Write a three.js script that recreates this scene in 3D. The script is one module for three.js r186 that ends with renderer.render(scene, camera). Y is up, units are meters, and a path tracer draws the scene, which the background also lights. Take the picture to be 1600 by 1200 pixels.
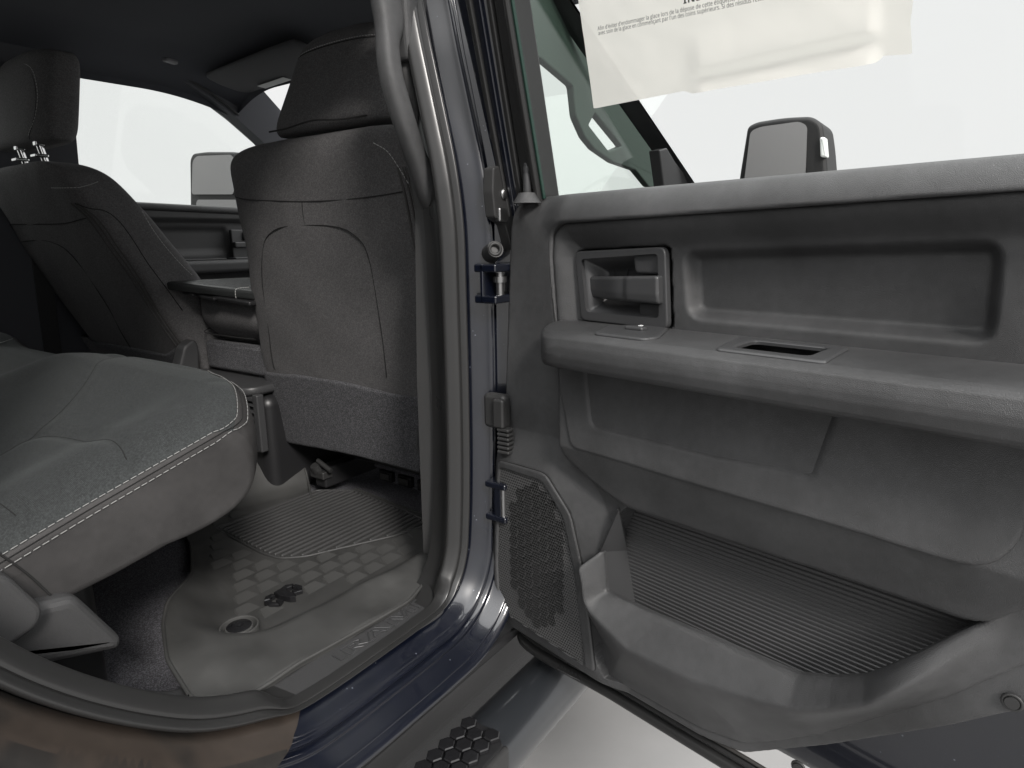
import * as THREE from 'three';
import { mergeGeometries, mergeVertices, toCreasedNormals } from 'three/addons/utils/BufferGeometryUtils.js';
import { RoundedBoxGeometry } from 'three/addons/geometries/RoundedBoxGeometry.js';
import { TextGeometry } from 'three/addons/geometries/TextGeometry.js';
import { FontLoader } from 'three/addons/loaders/FontLoader.js';
import { Brush, Evaluator, SUBTRACTION } from 'three-bvh-csg';

// ---------------------------------------------------------------- camera, sky, sun, exposure
const scene = new THREE.Scene();
const CAM = {"p": [1.4986, 1.34, 0.7893], "f": [-0.56266, -0.21729, -0.79762], "u": [-0.1134, 0.976, -0.18589], "fov": 61.227};
const camera = new THREE.PerspectiveCamera(CAM.fov, 4 / 3, 0.05, 400);
camera.position.set(...CAM.p);
camera.up.set(...CAM.u);
camera.lookAt(CAM.p[0] + CAM.f[0], CAM.p[1] + CAM.f[1], CAM.p[2] + CAM.f[2]);
camera.updateMatrixWorld();

let seed = 7;
const rnd = () => { seed = (seed * 1664525 + 1013904223) >>> 0; return seed / 4294967296; };
const clamp = (x, a = 0, b = 1) => Math.min(b, Math.max(a, x));
const sst = (a, b, x) => { const t = clamp((x - a) / (b - a)); return t * t * (3 - 2 * t); };
const lerp = (a, b, t) => a + (b - a) * t;
// periodic value noise
const PN = new Float32Array(65536); for (let i = 0; i < 65536; i++) PN[i] = rnd();
function vnoise(x, y, per) {
  const xi = Math.floor(x), yi = Math.floor(y), fx = x - xi, fy = y - yi;
  const h = (a, b) => PN[((((a % per) + per) % per) * 157 + (((b % per) + per) % per) * 971 + per * 37) & 65535];
  const u = fx * fx * (3 - 2 * fx), v = fy * fy * (3 - 2 * fy);
  return lerp(lerp(h(xi, yi), h(xi + 1, yi), u), lerp(h(xi, yi + 1), h(xi + 1, yi + 1), u), v);
}
function fbm(u, v, per, oct = 4) { let s = 0, a = .5, p = per; for (let i = 0; i < oct; i++) { s += a * vnoise(u * p, v * p, p); a *= .5; p *= 2; } return s; }

// overcast sky: pale and even near the horizon, brighter overhead, as the soft light on the door implies
{
  const w = 512, h = 256, d = new Float32Array(w * h * 4);
  for (let j = 0; j < h; j++) for (let i = 0; i < w; i++) {
    const el = (0.5 - (h - 1 - j + .5) / h) * Math.PI, e = Math.max(0, Math.sin(el));
    const c = fbm(i / w, j / h * .5, 8, 5);
    const cl = 1 + (c - .47) * .9 * sst(.32, .6, e);
    const L = (0.575 + 1.75 * sst(.36, .95, e)) * cl;
    const k = (j * w + i) * 4;
    d[k] = L * 1.0; d[k + 1] = L * 1.0; d[k + 2] = L * 1.0; d[k + 3] = 1;
  }
  const t = new THREE.DataTexture(d, w, h, THREE.RGBAFormat, THREE.FloatType);
  t.mapping = THREE.EquirectangularReflectionMapping; t.magFilter = THREE.LinearFilter; t.minFilter = THREE.LinearFilter; t.needsUpdate = true;
  scene.background = t; scene.environment = t; scene.environmentIntensity = 1;
}
const sun = new THREE.DirectionalLight(0xfffaf5, 2.3);
sun.position.set(8, 7, 4.6); sun.target.position.set(0.5, 1, 0); sun.castShadow = true; sun.shadow.radius = 22;
sun.shadow.mapSize.set(2048, 2048);
Object.assign(sun.shadow.camera, { left: -3, right: 3, top: 3, bottom: -3, near: 1, far: 30 });
scene.add(sun, sun.target);

const renderer = new THREE.WebGLRenderer({ antialias: true });
renderer.toneMapping = THREE.LinearToneMapping;
renderer.toneMappingExposure = 1.52;
renderer.shadowMap.enabled = true;

// ---------------------------------------------------------------- textures and materials
function tex(size, fn, srgb, rep) {
  const d = new Uint8Array(size * size * 4);
  for (let j = 0; j < size; j++) for (let i = 0; i < size; i++) {
    const v = fn(i / size, j / size), k = (j * size + i) * 4;
    const a = Array.isArray(v) ? v : [v, v, v];
    for (let c = 0; c < 3; c++) d[k + c] = clamp(a[c]) * 255;
    d[k + 3] = 255;
  }
  const t = new THREE.DataTexture(d, size, size);
  t.wrapS = t.wrapT = THREE.RepeatWrapping; t.magFilter = THREE.LinearFilter; t.minFilter = THREE.LinearMipmapLinearFilter; t.generateMipmaps = true;
  if (srgb) t.colorSpace = THREE.SRGBColorSpace;
  t.repeat.set(rep, rep); t.needsUpdate = true;
  return t;
}
function worley(n) {
  const px = [], py = [];
  for (let i = 0; i < n * n; i++) { px.push(rnd()); py.push(rnd()); }
  return (u, v) => {
    const x = u * n, y = v * n, xi = Math.floor(x), yi = Math.floor(y); let d1 = 9, d2 = 9;
    for (let a = -1; a <= 1; a++) for (let b = -1; b <= 1; b++) {
      const cx = (xi + a + n) % n, cy = (yi + b + n) % n, k = cy * n + cx;
      const dd = Math.hypot(xi + a + px[k] - x, yi + b + py[k] - y);
      if (dd < d1) { d2 = d1; d1 = dd; } else if (dd < d2) d2 = dd;
    }
    return d2 - d1;
  };
}
const wf = worley(30);
const grain = tex(512, (u, v) => sst(0, .4, wf(u, v)) * .8 + fbm(u, v, 32, 3) * .3, false, 1 / .036);
const weave = tex(256, (u, v) => {
  const a = Math.sin(u * Math.PI * 2 * 20), b = Math.sin(v * Math.PI * 2 * 20);
  return .5 + .25 * a * (1 + .4 * vnoise(u * 40, v * 40, 40)) * (b > 0 ? 1 : -.4) + .25 * b + (vnoise(u * 64, v * 64, 64) - .5) * .35;
}, false, 1 / .03);
const heather = tex(512, (u, v) => { const k = .80 + .5 * (fbm(u, v, 110, 2) - .38) + .05 * (fbm(u, v, 4, 3) - .45); return [k, k, k]; }, true, 1 / .16);
const pile = tex(512, (u, v) => clamp(vnoise(u * 170, v * 170, 170) * .7 + vnoise(u * 256, v * 256, 256) * .5 - .1), false, 1 / .16);
const pileC = tex(512, (u, v) => { const k = .5 + .45 * Math.pow(vnoise(u * 128, v * 128, 128), 1.4) + .15 * vnoise(u * 256, v * 256, 256) - .1; return [k * .97, k * .97, k]; }, true, 1 / .16);
const scuff = tex(512, (u, v) => { const s = fbm(u * 1, v * 1, 6, 5); const st = Math.pow(vnoise(u * 6 + v * 14, v * 4, 2), 8); return clamp(.45 + .5 * s + st * .2); }, false, 1 / .35);
const wear = tex(512, (u, v) => { const s = .82 + .42 * (fbm(u, v, 5, 5) - .45) + .06 * (vnoise(u * 64, v * 64, 64) - .5); return [s, s, s]; }, true, 1 / .4);
const perf = tex(256, (u, v) => {
  const n = 14, x = u * n, y = v * n, ox = (Math.floor(y) % 2) * .5, fx = ((x + ox) % 1) - .5, fy = (y % 1) - .5;
  const k = sst(.22, .4, Math.hypot(fx, fy)); return k;
}, false, 1 / .06);
const perfC = tex(256, (u, v) => {
  const n = 14, x = u * n, y = v * n, ox = (Math.floor(y) % 2) * .5, fx = ((x + ox) % 1) - .5, fy = (y % 1) - .5;
  const k = .3 + .7 * sst(.22, .42, Math.hypot(fx, fy)); return [k, k, k];
}, true, 1 / .06);
const perfD = tex(256, (u, v) => {
  const n = 14, x = u * n, y = v * n, ox = (Math.floor(y) % 2) * .5, fx = ((x + ox) % 1) - .5, fy = (y % 1) - .5;
  const k = .04 + .96 * sst(.36, .5, Math.hypot(fx, fy)); return [k, k, k];
}, true, 1 / .06);
const groundReflC = tex(512, (u, v) => { const m = sst(.38, .62, fbm(u, v, 6, 5)), g = fbm(u, v, 40, 3); return [.30 + .16 * m + .1 * g, .285 + .12 * m + .09 * g, .275 + .09 * m + .08 * g]; }, true, 1 / .45);  // mottled brown: ground mirrored in the navy paint, put into the colour
const rough8 = tex(256, (u, v) => .5 + .5 * fbm(u, v, 5, 4), false, 1 / .3);

const specks = []; for (let k = 0; k < 150; k++) specks.push([rnd(), rnd(), .0012 + .0022 * rnd() ** 3, .25 + .5 * rnd()]);
const paintC = (() => { const n = 512, d = new Float32Array(n * n); for (const [x, y, q, a] of specks) { const R = Math.ceil(q * n); for (let j = -R; j <= R; j++) for (let i = -R; i <= R; i++) if (Math.hypot(i, j) <= q * n) d[(((y * n | 0) + j + n) % n) * n + ((x * n | 0) + i + n) % n] = a; }
  return tex(n, (u, v) => { const k = d[Math.round(v * n) * n + Math.round(u * n)], f = .01 * fbm(u, v, 6, 4); return [.030 + f + k * .5, .046 + f + k * .5, .092 + f + k * .48]; }, true, 1 / .3); })();
const matC = tex(512, (u, v) => { const s = .76 + .22 * (fbm(u, v, 6, 5) - .45) + .25 * Math.pow(clamp(fbm(u + .3, v + .1, 3, 5) * 1.25), 6) + .12 * Math.pow(vnoise(u * 4 + v * 30, v * 2, 2), 10); return [s, s, s * .985]; }, true, 1 / .45);
const paintR = tex(256, (u, v) => .3 + .5 * fbm(u, v, 5, 5), false, 1 / .4);
const C = (r, g, b) => new THREE.Color().setRGB(r, g === undefined ? r : g, b === undefined ? r : b);
const P = (o) => { const m = new THREE.MeshPhysicalMaterial(o); return m; };
const M = {
  plastic: P({ color: C(.068, .0685, .070), roughness: .47, bumpMap: grain, bumpScale: .00021, map: wear }),
  plasticDark: P({ color: C(.045, .045, .046), roughness: .5, bumpMap: grain, bumpScale: .00018 }),
  smooth: P({ color: C(.045, .0455, .047), roughness: .38 }),
  smoothDark: P({ color: C(.016, .016, .017), roughness: .4 }),
  gloss: P({ color: C(.012, .012, .013), roughness: .2 }),
  trim: P({ color: C(.05, .05, .05), roughness: .55, bumpMap: grain, bumpScale: .00012 }),
  fabric: P({ color: C(.15, .146, .148), roughness: .95, sheen: .35, sheenRoughness: .5, sheenColor: C(.25, .25, .25), bumpMap: weave, bumpScale: .00035, map: heather }),
  fabricBench: P({ color: C(.050, .055, .056), roughness: .92, sheen: .45, sheenRoughness: .45, sheenColor: C(.3, .33, .33), bumpMap: weave, bumpScale: .00035, map: heather }),
  vinyl: P({ color: C(.056, .0535, .053), roughness: .55, bumpMap: grain, bumpScale: .0001, map: wear }),
  carpetPanel: P({ color: C(.20, .20, .20), roughness: 1, bumpMap: pile, bumpScale: .0012, map: pileC }),
  carpet: P({ color: C(.30, .297, .31), roughness: 1, bumpMap: pile, bumpScale: .002, map: pileC }),
  seam: P({ color: C(.012, .012, .012), roughness: 1 }),
  piping: P({ color: C(.05, .048, .047), roughness: .9 }),
  threadGrey: P({ color: C(.24, .24, .235), roughness: .85 }),
  thread: P({ color: C(.42, .42, .41), roughness: .8 }),
  rubber: P({ color: C(.055, .053, .05), roughness: .5, roughnessMap: scuff, bumpMap: grain, bumpScale: .00012, map: wear }),
  rubberMat: P({ color: C(.074, .074, .074), roughness: .95, roughnessMap: scuff, map: matC }),
  ribs: P({ color: C(.05, .05, .05), roughness: .75, roughnessMap: scuff }),
  seal: P({ color: C(.022, .022, .022), roughness: .42, roughnessMap: rough8 }),
  paint: P({ color: C(1, 1, 1), map: paintC, roughness: .6, roughnessMap: paintR, clearcoat: 1, clearcoatRoughness: .05 }),
  paintedRefl: P({ color: C(.15, .15, .15), roughness: .5, map: groundReflC, clearcoat: .3, clearcoatRoughness: .3 }),  // sill corner paint with the ground reflection in its colour map
  headliner: P({ color: C(.06, .063, .074), roughness: 1, bumpMap: pile, bumpScale: .0004 }),
  darkTrim: P({ color: C(.055, .057, .066), roughness: .7 }),
  pillar: P({ color: C(.03, .045, .038), roughness: .6 }),
  glass: P({ color: C(.97, .985, .975), roughness: 0, transmission: 1, thickness: 0, ior: 1.5, specularIntensity: .6 }),
  glassDark: P({ color: C(.92, .95, .93), roughness: 0, transmission: 1, thickness: 0, ior: 1.3, specularIntensity: .5 }),
  ribBack: P({ color: C(.055, .055, .056), roughness: .42 }),
  mirrorShell: P({ color: C(.006, .006, .0065), roughness: .6 }),
  glassEdge: P({ color: C(.012, .035, .026), roughness: .15 }),
  mirror: P({ color: C(.27, .265, .265), roughness: .42, metalness: 1 }),
  steel: P({ color: C(.3, .3, .3), roughness: .35, metalness: 1 }),
  chrome: P({ color: C(.75, .75, .75), roughness: .12, metalness: 1 }),
  castGrey: P({ color: C(.04, .04, .04), roughness: .5, metalness: .3 }),
  lens: P({ color: C(.75, .78, .76), roughness: .15 }),
  tube: P({ color: C(.02, .022, .025), roughness: .3, clearcoat: .9, clearcoatRoughness: .12 }),
  ground: P({ color: C(.30, .298, .295), roughness: .95, map: tex(512, (u, v) => { const k = .9 + .2 * (fbm(u, v, 8, 6) - .47); return [k, k, k]; }, true, 1 / 3) }),
  white: P({ color: C(.65, .66, .66), roughness: .6 }),
  visor: P({ color: C(.075, .075, .08), roughness: .9 }),
  clip: P({ color: C(.16, .16, .17), roughness: .5 }),
  leather: P({ color: C(.03, .032, .032), roughness: .24, bumpMap: grain, bumpScale: .0001 }),
};

// ---------------------------------------------------------------- geometry helpers
function boxUV(g) {
  g = g.index ? g.toNonIndexed() : g;
  const p = g.attributes.position, n = g.attributes.normal, uv = new Float32Array(p.count * 2);
  for (let i = 0; i < p.count; i += 3) {
    let ax = 0, ay = 0, az = 0;
    for (let k = 0; k < 3; k++) { ax += Math.abs(n.getX(i + k)); ay += Math.abs(n.getY(i + k)); az += Math.abs(n.getZ(i + k)); }
    for (let k = 0; k < 3; k++) {
      const x = p.getX(i + k), y = p.getY(i + k), z = p.getZ(i + k);
      const [u, v] = ax >= ay && ax >= az ? [z, y] : ay >= az ? [x, z] : [x, y];
      uv[2 * (i + k)] = u; uv[2 * (i + k) + 1] = v;
    }
  }
  g.setAttribute('uv', new THREE.BufferAttribute(uv, 2));
  for (const k of Object.keys(g.attributes)) if (!['position', 'normal', 'uv'].includes(k)) g.deleteAttribute(k);
  return g;
}
const used = {};
function numbered(n) { const k = used[n] = (used[n] ?? -1) + 1; return k ? n + '_' + String(k).padStart(3, '0') : n; }
function mesh(name, g, m, parent, label) {
  if (Array.isArray(g)) g = mergeGeometries(g.map(boxUV));
  else if (!g.userData.keepUV) g = boxUV(g);
  const o = new THREE.Mesh(g, m);
  o.name = parent === scene ? numbered(name) : name; o.castShadow = o.receiveShadow = true;
  if (label) o.userData.label = label;
  parent.add(o);
  return o;
}
function tag(o, label, category, group) { o.userData.label = label; o.userData.category = category; if (group) o.userData.group = group; return o; }
// polygon with rounded corners
function fillet(pts, r, seg = 5) {
  const out = [], n = pts.length;
  for (let i = 0; i < n; i++) {
    const a = pts[(i + n - 1) % n], b = pts[i], c = pts[(i + 1) % n], rr = b[2] ?? r;
    const la = Math.hypot(a[0] - b[0], a[1] - b[1]), lc = Math.hypot(c[0] - b[0], c[1] - b[1]);
    const k = Math.min(rr, la * .45, lc * .45);
    if (k < 1e-5) { out.push([b[0], b[1]]); continue; }
    const p = [b[0] + (a[0] - b[0]) / la * k, b[1] + (a[1] - b[1]) / la * k], q = [b[0] + (c[0] - b[0]) / lc * k, b[1] + (c[1] - b[1]) / lc * k];
    for (let s = 0; s <= seg; s++) { const t = s / seg, u = 1 - t; out.push([u * u * p[0] + 2 * u * t * b[0] + t * t * q[0], u * u * p[1] + 2 * u * t * b[1] + t * t * q[1]]); }
  }
  return out;
}
// signed distance to a closed polygon, positive inside
function sdf(pts) {
  const n = pts.length;
  return (x, y) => {
    let d = 1e9, inside = false;
    for (let i = 0, j = n - 1; i < n; j = i++) {
      const ax = pts[j][0], ay = pts[j][1], bx = pts[i][0], by = pts[i][1];
      const ex = bx - ax, ey = by - ay, wx = x - ax, wy = y - ay;
      const t = clamp((wx * ex + wy * ey) / (ex * ex + ey * ey + 1e-12));
      const dx = wx - ex * t, dy = wy - ey * t, q = dx * dx + dy * dy;
      if (q < d) d = q;
      if ((ay > y) !== (by > y) && x < ex * (y - ay) / (by - ay) + ax) inside = !inside;
    }
    d = Math.sqrt(d);
    return inside ? d : -d;
  };
}
function pdist(pts) {           // distance to an open polyline
  return (x, y) => {
    let d = 1e9;
    for (let i = 1; i < pts.length; i++) {
      const ax = pts[i - 1][0], ay = pts[i - 1][1], ex = pts[i][0] - ax, ey = pts[i][1] - ay, wx = x - ax, wy = y - ay;
      const t = clamp((wx * ex + wy * ey) / (ex * ex + ey * ey + 1e-12));
      d = Math.min(d, Math.hypot(wx - ex * t, wy - ey * t));
    }
    return d;
  };
}
// a moulded sheet: polygon in x,y with height h(x,y,inside distance), rounded rim and a skirt of the given depth
function relief({ poly, h = () => 0, step = .003, depth = .02, round = 0, holes = [] }) {
  const so = sdf(poly), hs = holes.map(sdf);
  const sd = (x, y) => { let d = so(x, y); for (const q of hs) d = Math.min(d, -q(x, y)); return d; };
  let x0 = 1e9, y0 = 1e9, x1 = -1e9, y1 = -1e9;
  for (const [x, y] of poly) { x0 = Math.min(x0, x); x1 = Math.max(x1, x); y0 = Math.min(y0, y); y1 = Math.max(y1, y); }
  x0 -= step * .53; y0 -= step * .47;
  const nx = Math.ceil((x1 - x0) / step) + 2, ny = Math.ceil((y1 - y0) / step) + 2;
  const D = new Float32Array(nx * ny);
  for (let j = 0; j < ny; j++) for (let i = 0; i < nx; i++) D[j * nx + i] = sd(x0 + i * step, y0 + j * step);
  const pos = [], ids = new Map(), idx = [], segs = [];
  const H = (x, y, d) => { d = Math.max(0, d); let z = h(x, y, d); if (round > 0 && d < round) z -= round - Math.sqrt(round * round - (round - d) ** 2); return z; };
  const vert = (k, x, y, d) => { let v = ids.get(k); if (v === undefined) { v = pos.length / 3; pos.push(x, y, H(x, y, d)); ids.set(k, v); } return v; };
  const V = (i) => vert(i, x0 + (i % nx) * step, y0 + Math.floor(i / nx) * step, D[i]);
  const E = (a, b) => { if (a > b) [a, b] = [b, a]; let t = D[a] / (D[a] - D[b]); t = clamp(t, .02, .98); const ax = a % nx, ay = Math.floor(a / nx), bx = b % nx, by = Math.floor(b / nx); return vert('e' + a + '_' + b, x0 + lerp(ax, bx, t) * step, y0 + lerp(ay, by, t) * step, 0); };
  const tri = (a, b, c) => {
    const ia = D[a] > 0, ib = D[b] > 0, ic = D[c] > 0, n = ia + ib + ic;
    if (!n) return;
    if (n === 3) { idx.push(V(a), V(b), V(c)); return; }
    while (!(n === 1 ? D[a] > 0 : D[a] <= 0)) [a, b, c] = [b, c, a];
    const e1 = E(a, b), e2 = E(a, c);
    if (n === 1) { idx.push(V(a), e1, e2); segs.push([e1, e2]); } else { const vb = V(b), vc = V(c); idx.push(e1, vb, vc, e1, vc, e2); segs.push([e2, e1]); }
  };
  for (let j = 0; j + 1 < ny; j++) for (let i = 0; i + 1 < nx; i++) {
    const a = j * nx + i, b = a + 1, c = a + nx + 1, d = a + nx;
    if ((i + j) & 1) { tri(a, b, c); tri(a, c, d); } else { tri(a, b, d); tri(b, c, d); }
  }
  const g = new THREE.BufferGeometry();
  g.setAttribute('position', new THREE.Float32BufferAttribute(pos, 3)); g.setIndex(idx); g.computeVertexNormals();
  const uv = new Float32Array(pos.length / 3 * 2); for (let i = 0; i < pos.length / 3; i++) { uv[2 * i] = pos[3 * i]; uv[2 * i + 1] = pos[3 * i + 1]; }
  g.setAttribute('uv', new THREE.BufferAttribute(uv, 2));
  const out = [g.toNonIndexed()];
  if (depth > 0 && segs.length) {
    const sp = [], si = [];
    for (const [a, b] of segs) {
      const A = pos.slice(3 * a, 3 * a + 3), B = pos.slice(3 * b, 3 * b + 3), k = sp.length / 3;
      sp.push(...A, ...B, B[0], B[1], B[2] - depth, A[0], A[1], A[2] - depth); si.push(k, k + 2, k + 1, k, k + 3, k + 2);
    }
    let s = new THREE.BufferGeometry(); s.setAttribute('position', new THREE.Float32BufferAttribute(sp, 3)); s.setIndex(si);
    s = mergeVertices(s, 1e-6); s.computeVertexNormals(); out.push(boxUV(s));
  }
  const r = out.length > 1 ? mergeGeometries(out) : out[0]; r.userData.keepUV = true;
  return r;
}
// the same sheet standing upright and facing +x (polygon in z, y) or lying flat (polygon in x, z, height up)
function reliefX(o) { const g = relief({ ...o, poly: o.poly.map(p => [-p[0], p[1]]), h: o.h && ((x, y, d) => o.h(-x, y, d)), holes: (o.holes || []).map(q => q.map(p => [-p[0], p[1]])) }); g.rotateY(Math.PI / 2); return g; }
function reliefY(o) { const g = relief({ ...o, poly: o.poly.map(p => [p[0], -p[1]]), h: o.h && ((x, y, d) => o.h(x, -y, d)) }); g.rotateX(-Math.PI / 2); return g; }
// stack of closed rings
function loft(rings, caps = true) {
  const n = rings[0].length, pos = [], idx = [];
  for (const r of rings) for (const p of r) pos.push(p[0], p[1], p[2]);
  for (let i = 0; i + 1 < rings.length; i++) for (let j = 0; j < n; j++) {
    const a = i * n + j, b = i * n + (j + 1) % n, c = a + n, d = b + n;
    idx.push(a, b, d, a, d, c);
  }
  if (caps) for (const i of [0, rings.length - 1]) {
    const r = rings[i], m = pos.length / 3, c = [0, 0, 0]; for (const p of r) for (let k = 0; k < 3; k++) c[k] += p[k] / n;
    pos.push(...c); for (let j = 0; j < n; j++) { const a = i * n + j, b = i * n + (j + 1) % n; i ? idx.push(m, a, b) : idx.push(m, b, a); }
  }
  const g = new THREE.BufferGeometry(); g.setAttribute('position', new THREE.Float32BufferAttribute(pos, 3)); g.setIndex(idx); g.computeVertexNormals();
  return g;
}
const v3 = (p) => new THREE.Vector3(...p);
function curve(pts, closed = false) { return new THREE.CatmullRomCurve3(pts.map(v3), closed, 'centripetal'); }
function tube(pts, r, seg = 40, rs = 6, closed = false) { return new THREE.TubeGeometry(curve(pts, closed), seg, r, rs, closed); }
function extrude(pts, depth, bevel = 0, holes = [], seg = 2) {
  const s = new THREE.Shape(pts.map(p => new THREE.Vector2(p[0], p[1])));
  for (const h of holes) s.holes.push(new THREE.Path(h.map(p => new THREE.Vector2(p[0], p[1]))));
  return new THREE.ExtrudeGeometry(s, { depth, bevelEnabled: bevel > 0, bevelSize: bevel, bevelThickness: bevel, bevelOffset: -bevel, bevelSegments: seg, curveSegments: 8 });
}
function rbox(w, h, d, r, x = 0, y = 0, z = 0, seg = 3) { const g = new RoundedBoxGeometry(w, h, d, seg, Math.min(r, w / 2.01, h / 2.01, d / 2.01)); g.translate(x, y, z); return g; }
function superRing(a, b, n, N, f) { const out = []; for (let i = 0; i < N; i++) { const t = i / N * Math.PI * 2, c = Math.cos(t), s = Math.sin(t); out.push(f(a * Math.sign(c) * Math.abs(c) ** (2 / n), b * Math.sign(s) * Math.abs(s) ** (2 / n))); } return out; }
// stitches: short threads along a path of surface points
function stitches(pts, len = .0055, gap = .0028, r = .0007) {
  const c = curve(pts), L = c.getLength(), out = [];
  for (let s = 0; s + len < L; s += len + gap) {
    const a = c.getPointAt(s / L), b = c.getPointAt((s + len) / L), g = new THREE.CapsuleGeometry(r, a.distanceTo(b), 2, 5);
    g.applyQuaternion(new THREE.Quaternion().setFromUnitVectors(new THREE.Vector3(0, 1, 0), b.clone().sub(a).normalize()));
    g.translate((a.x + b.x) / 2, (a.y + b.y) / 2, (a.z + b.z) / 2); out.push(boxUV(g));
  }
  return mergeGeometries(out);
}
function dense(pts, n = 6, closed = false) { return curve(pts.map(p => [p[0], p[1], 0]), closed).getSpacedPoints(pts.length * n).map(p => [p.x, p.y]); }

// ---------------------------------------------------------------- ground
{
  const g = new THREE.CircleGeometry(180, 64); g.rotateX(-Math.PI / 2);
  const o = mesh('ground', g, M.ground, scene); o.userData.kind = 'structure';
}

// ---------------------------------------------------------------- truck
const truck = new THREE.Group(); truck.name = 'pickup_truck'; truck.position.set(0, 0, 0); scene.add(truck);
tag(truck, 'dark navy crew cab pickup truck with its rear door open, showing the black cabin', 'pickup truck');

// door opening: closed path in (y, z), swept with a profile of (outward offset, x)
const tumble = (y) => { const t = y - 1.32; return t < 0 ? 0 : t < .16 ? -.24 * t * t / .32 : -.24 * (t - .08); };
const OPEN = [[1.72, .028], [1.6, .027], [1.5, .027], [1.4, .027], [1.3, .027], [1.2, .0272], [1.1, .028], [.99, .031], [.9, .037], [.842, .046], [.8, .068], [.779, .104], [.774, .16], [.773, .25], [.774, .33], [.779, .38], [.792, .415], [.812, .462], [.836, .504], [.875, .552], [.93, .607], [.99, .655], [1.08, .71], [1.2, .755], [1.4, .775], [1.6, .765], [1.74, .72], [1.82, .63], [1.845, .5], [1.845, .3], [1.83, .15], [1.79, .06]];
const openPts = (() => { const c = new THREE.CatmullRomCurve3(OPEN.map(p => new THREE.Vector3(0, p[0], p[1])), true, 'centripetal'); return c.getSpacedPoints(360).slice(0, 360); })();
function openFrame(i) {
  const n = openPts.length, p = openPts[i], t = openPts[(i + 1) % n].clone().sub(openPts[(i + n - 1) % n]).normalize();
  let ny = t.z, nz = -t.y; if (ny * (p.y - 1.3) + nz * (p.z - .4) < 0) { ny = -ny; nz = -nz; }
  return [p.y, p.z, ny, nz];
}
function sweepOpening(profile, from = 0, to = 360, closed = true, lim = null) {
  const rings = [];
  for (let i = from; i < to; i++) { const [y, z, ny, nz] = openFrame(i % 360); const mo = lim ? lim(z) : 9, rec = z < .2 && y < 1.75 ? .010 * sst(.86, .95, y) : 0; rings.push(profile.map(([o, x], q) => { if (o > mo) { const b = profile.findIndex(e => e[0] > mo), A = profile[b - 1], B = profile[b], t = (mo - A[0]) / (B[0] - A[0]); o = mo + (q - b) * 1e-5; x = lerp(A[1], B[1], t); } if (o < 0) { const kk = sst(.777, .80, y); o *= lerp(.25, 1, kk); x = Math.max(x, lerp(.860, .80, kk)); } const yy = y + o * ny; if (o > .0285) x -= rec * sst(.0285, .034, o); return [x + tumble(yy), yy, z + o * nz]; })); }
  // smooth along the path; profile corners sharper than about 40 degrees get their own vertices
  const pos = [], idx = [], m = rings.length, cols = [];
  profile.forEach((p, j) => {
    cols.push(j);
    if (j > 0 && j + 1 < profile.length) { const a = profile[j - 1], c = profile[j + 1], d = Math.abs(Math.atan2((p[0] - a[0]) * (c[1] - p[1]) - (p[1] - a[1]) * (c[0] - p[0]), (p[0] - a[0]) * (c[0] - p[0]) + (p[1] - a[1]) * (c[1] - p[1]))); if (d > .7) cols.push(-1, j); }
  });
  const real = cols.filter(c => c >= 0), n = real.length; for (const r of rings) for (const j of real) pos.push(...r[j]);
  let k = -1; const link = []; for (let q = 0; q < cols.length; q++) { if (cols[q] < 0) continue; k++; if (q + 1 < cols.length && cols[q + 1] >= 0) link.push(k); }
  for (let i = 0; i < (closed ? m : m - 1); i++) for (const j of link) { const a = i * n + j, b = a + 1, c = ((i + 1) % m) * n + j, d = c + 1; idx.push(a, b, d, a, d, c); }
  const g = new THREE.BufferGeometry(); g.setAttribute('position', new THREE.Float32BufferAttribute(pos, 3)); g.setIndex(idx); g.computeVertexNormals();
  return g;
}
const smoothProfile = (p, n = 4) => new THREE.SplineCurve(p.map(q => new THREE.Vector2(...q))).getPoints(p.length * n).map(q => [q.x, q.y]);
mesh('door_seal', sweepOpening([...smoothProfile([[.002, .80], [-.004, .834], [-.022, .850], [-.029, .858], [-.024, .868], [-.018, .875], [-.013, .876]], 4), [-.0115, .874], ...smoothProfile([[-.010, .877], [-.006, .883], [-.001, .881], [.0015, .873]], 3), [.002, .85]]), M.seal, truck, 'black rubber weatherstrip around the rear door opening');
const frameProfile = [[.004, .80], [.0035, .862], ...smoothProfile([[.004, .866], [.007, .876], [.012, .885], [.02, .897], [.0235, .905], [.027, .908]], 4), ...smoothProfile([[.029, .907], [.0315, .902], [.034, .9035], [.037, .910], [.040, .9125], [.043, .9115], [.046, .914], [.053, .928], [.057, .9355], [.060, .936], [.063, .941], [.067, .9445], [.071, .9455]], 4), [.075, .943], [.077, .936], [.077, .80], [.004, .80]];
const frameM = mesh('door_frame', sweepOpening(frameProfile), M.paint, truck, 'glossy navy painted door frame and rocker');
{ // body seam sealer bead and step joint on the painted rocker
  const line = (o, x, z0, z1) => { const pts = []; for (let k = 0; k <= 10; k++) pts.push([x, .7735 - o, lerp(z0, z1, k / 10)]); return pts; };
  mesh('seam_sealer', tube(line(.034, .9005, .1, .5), .0022, 30, 6), M.smoothDark, frameM);
}
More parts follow.
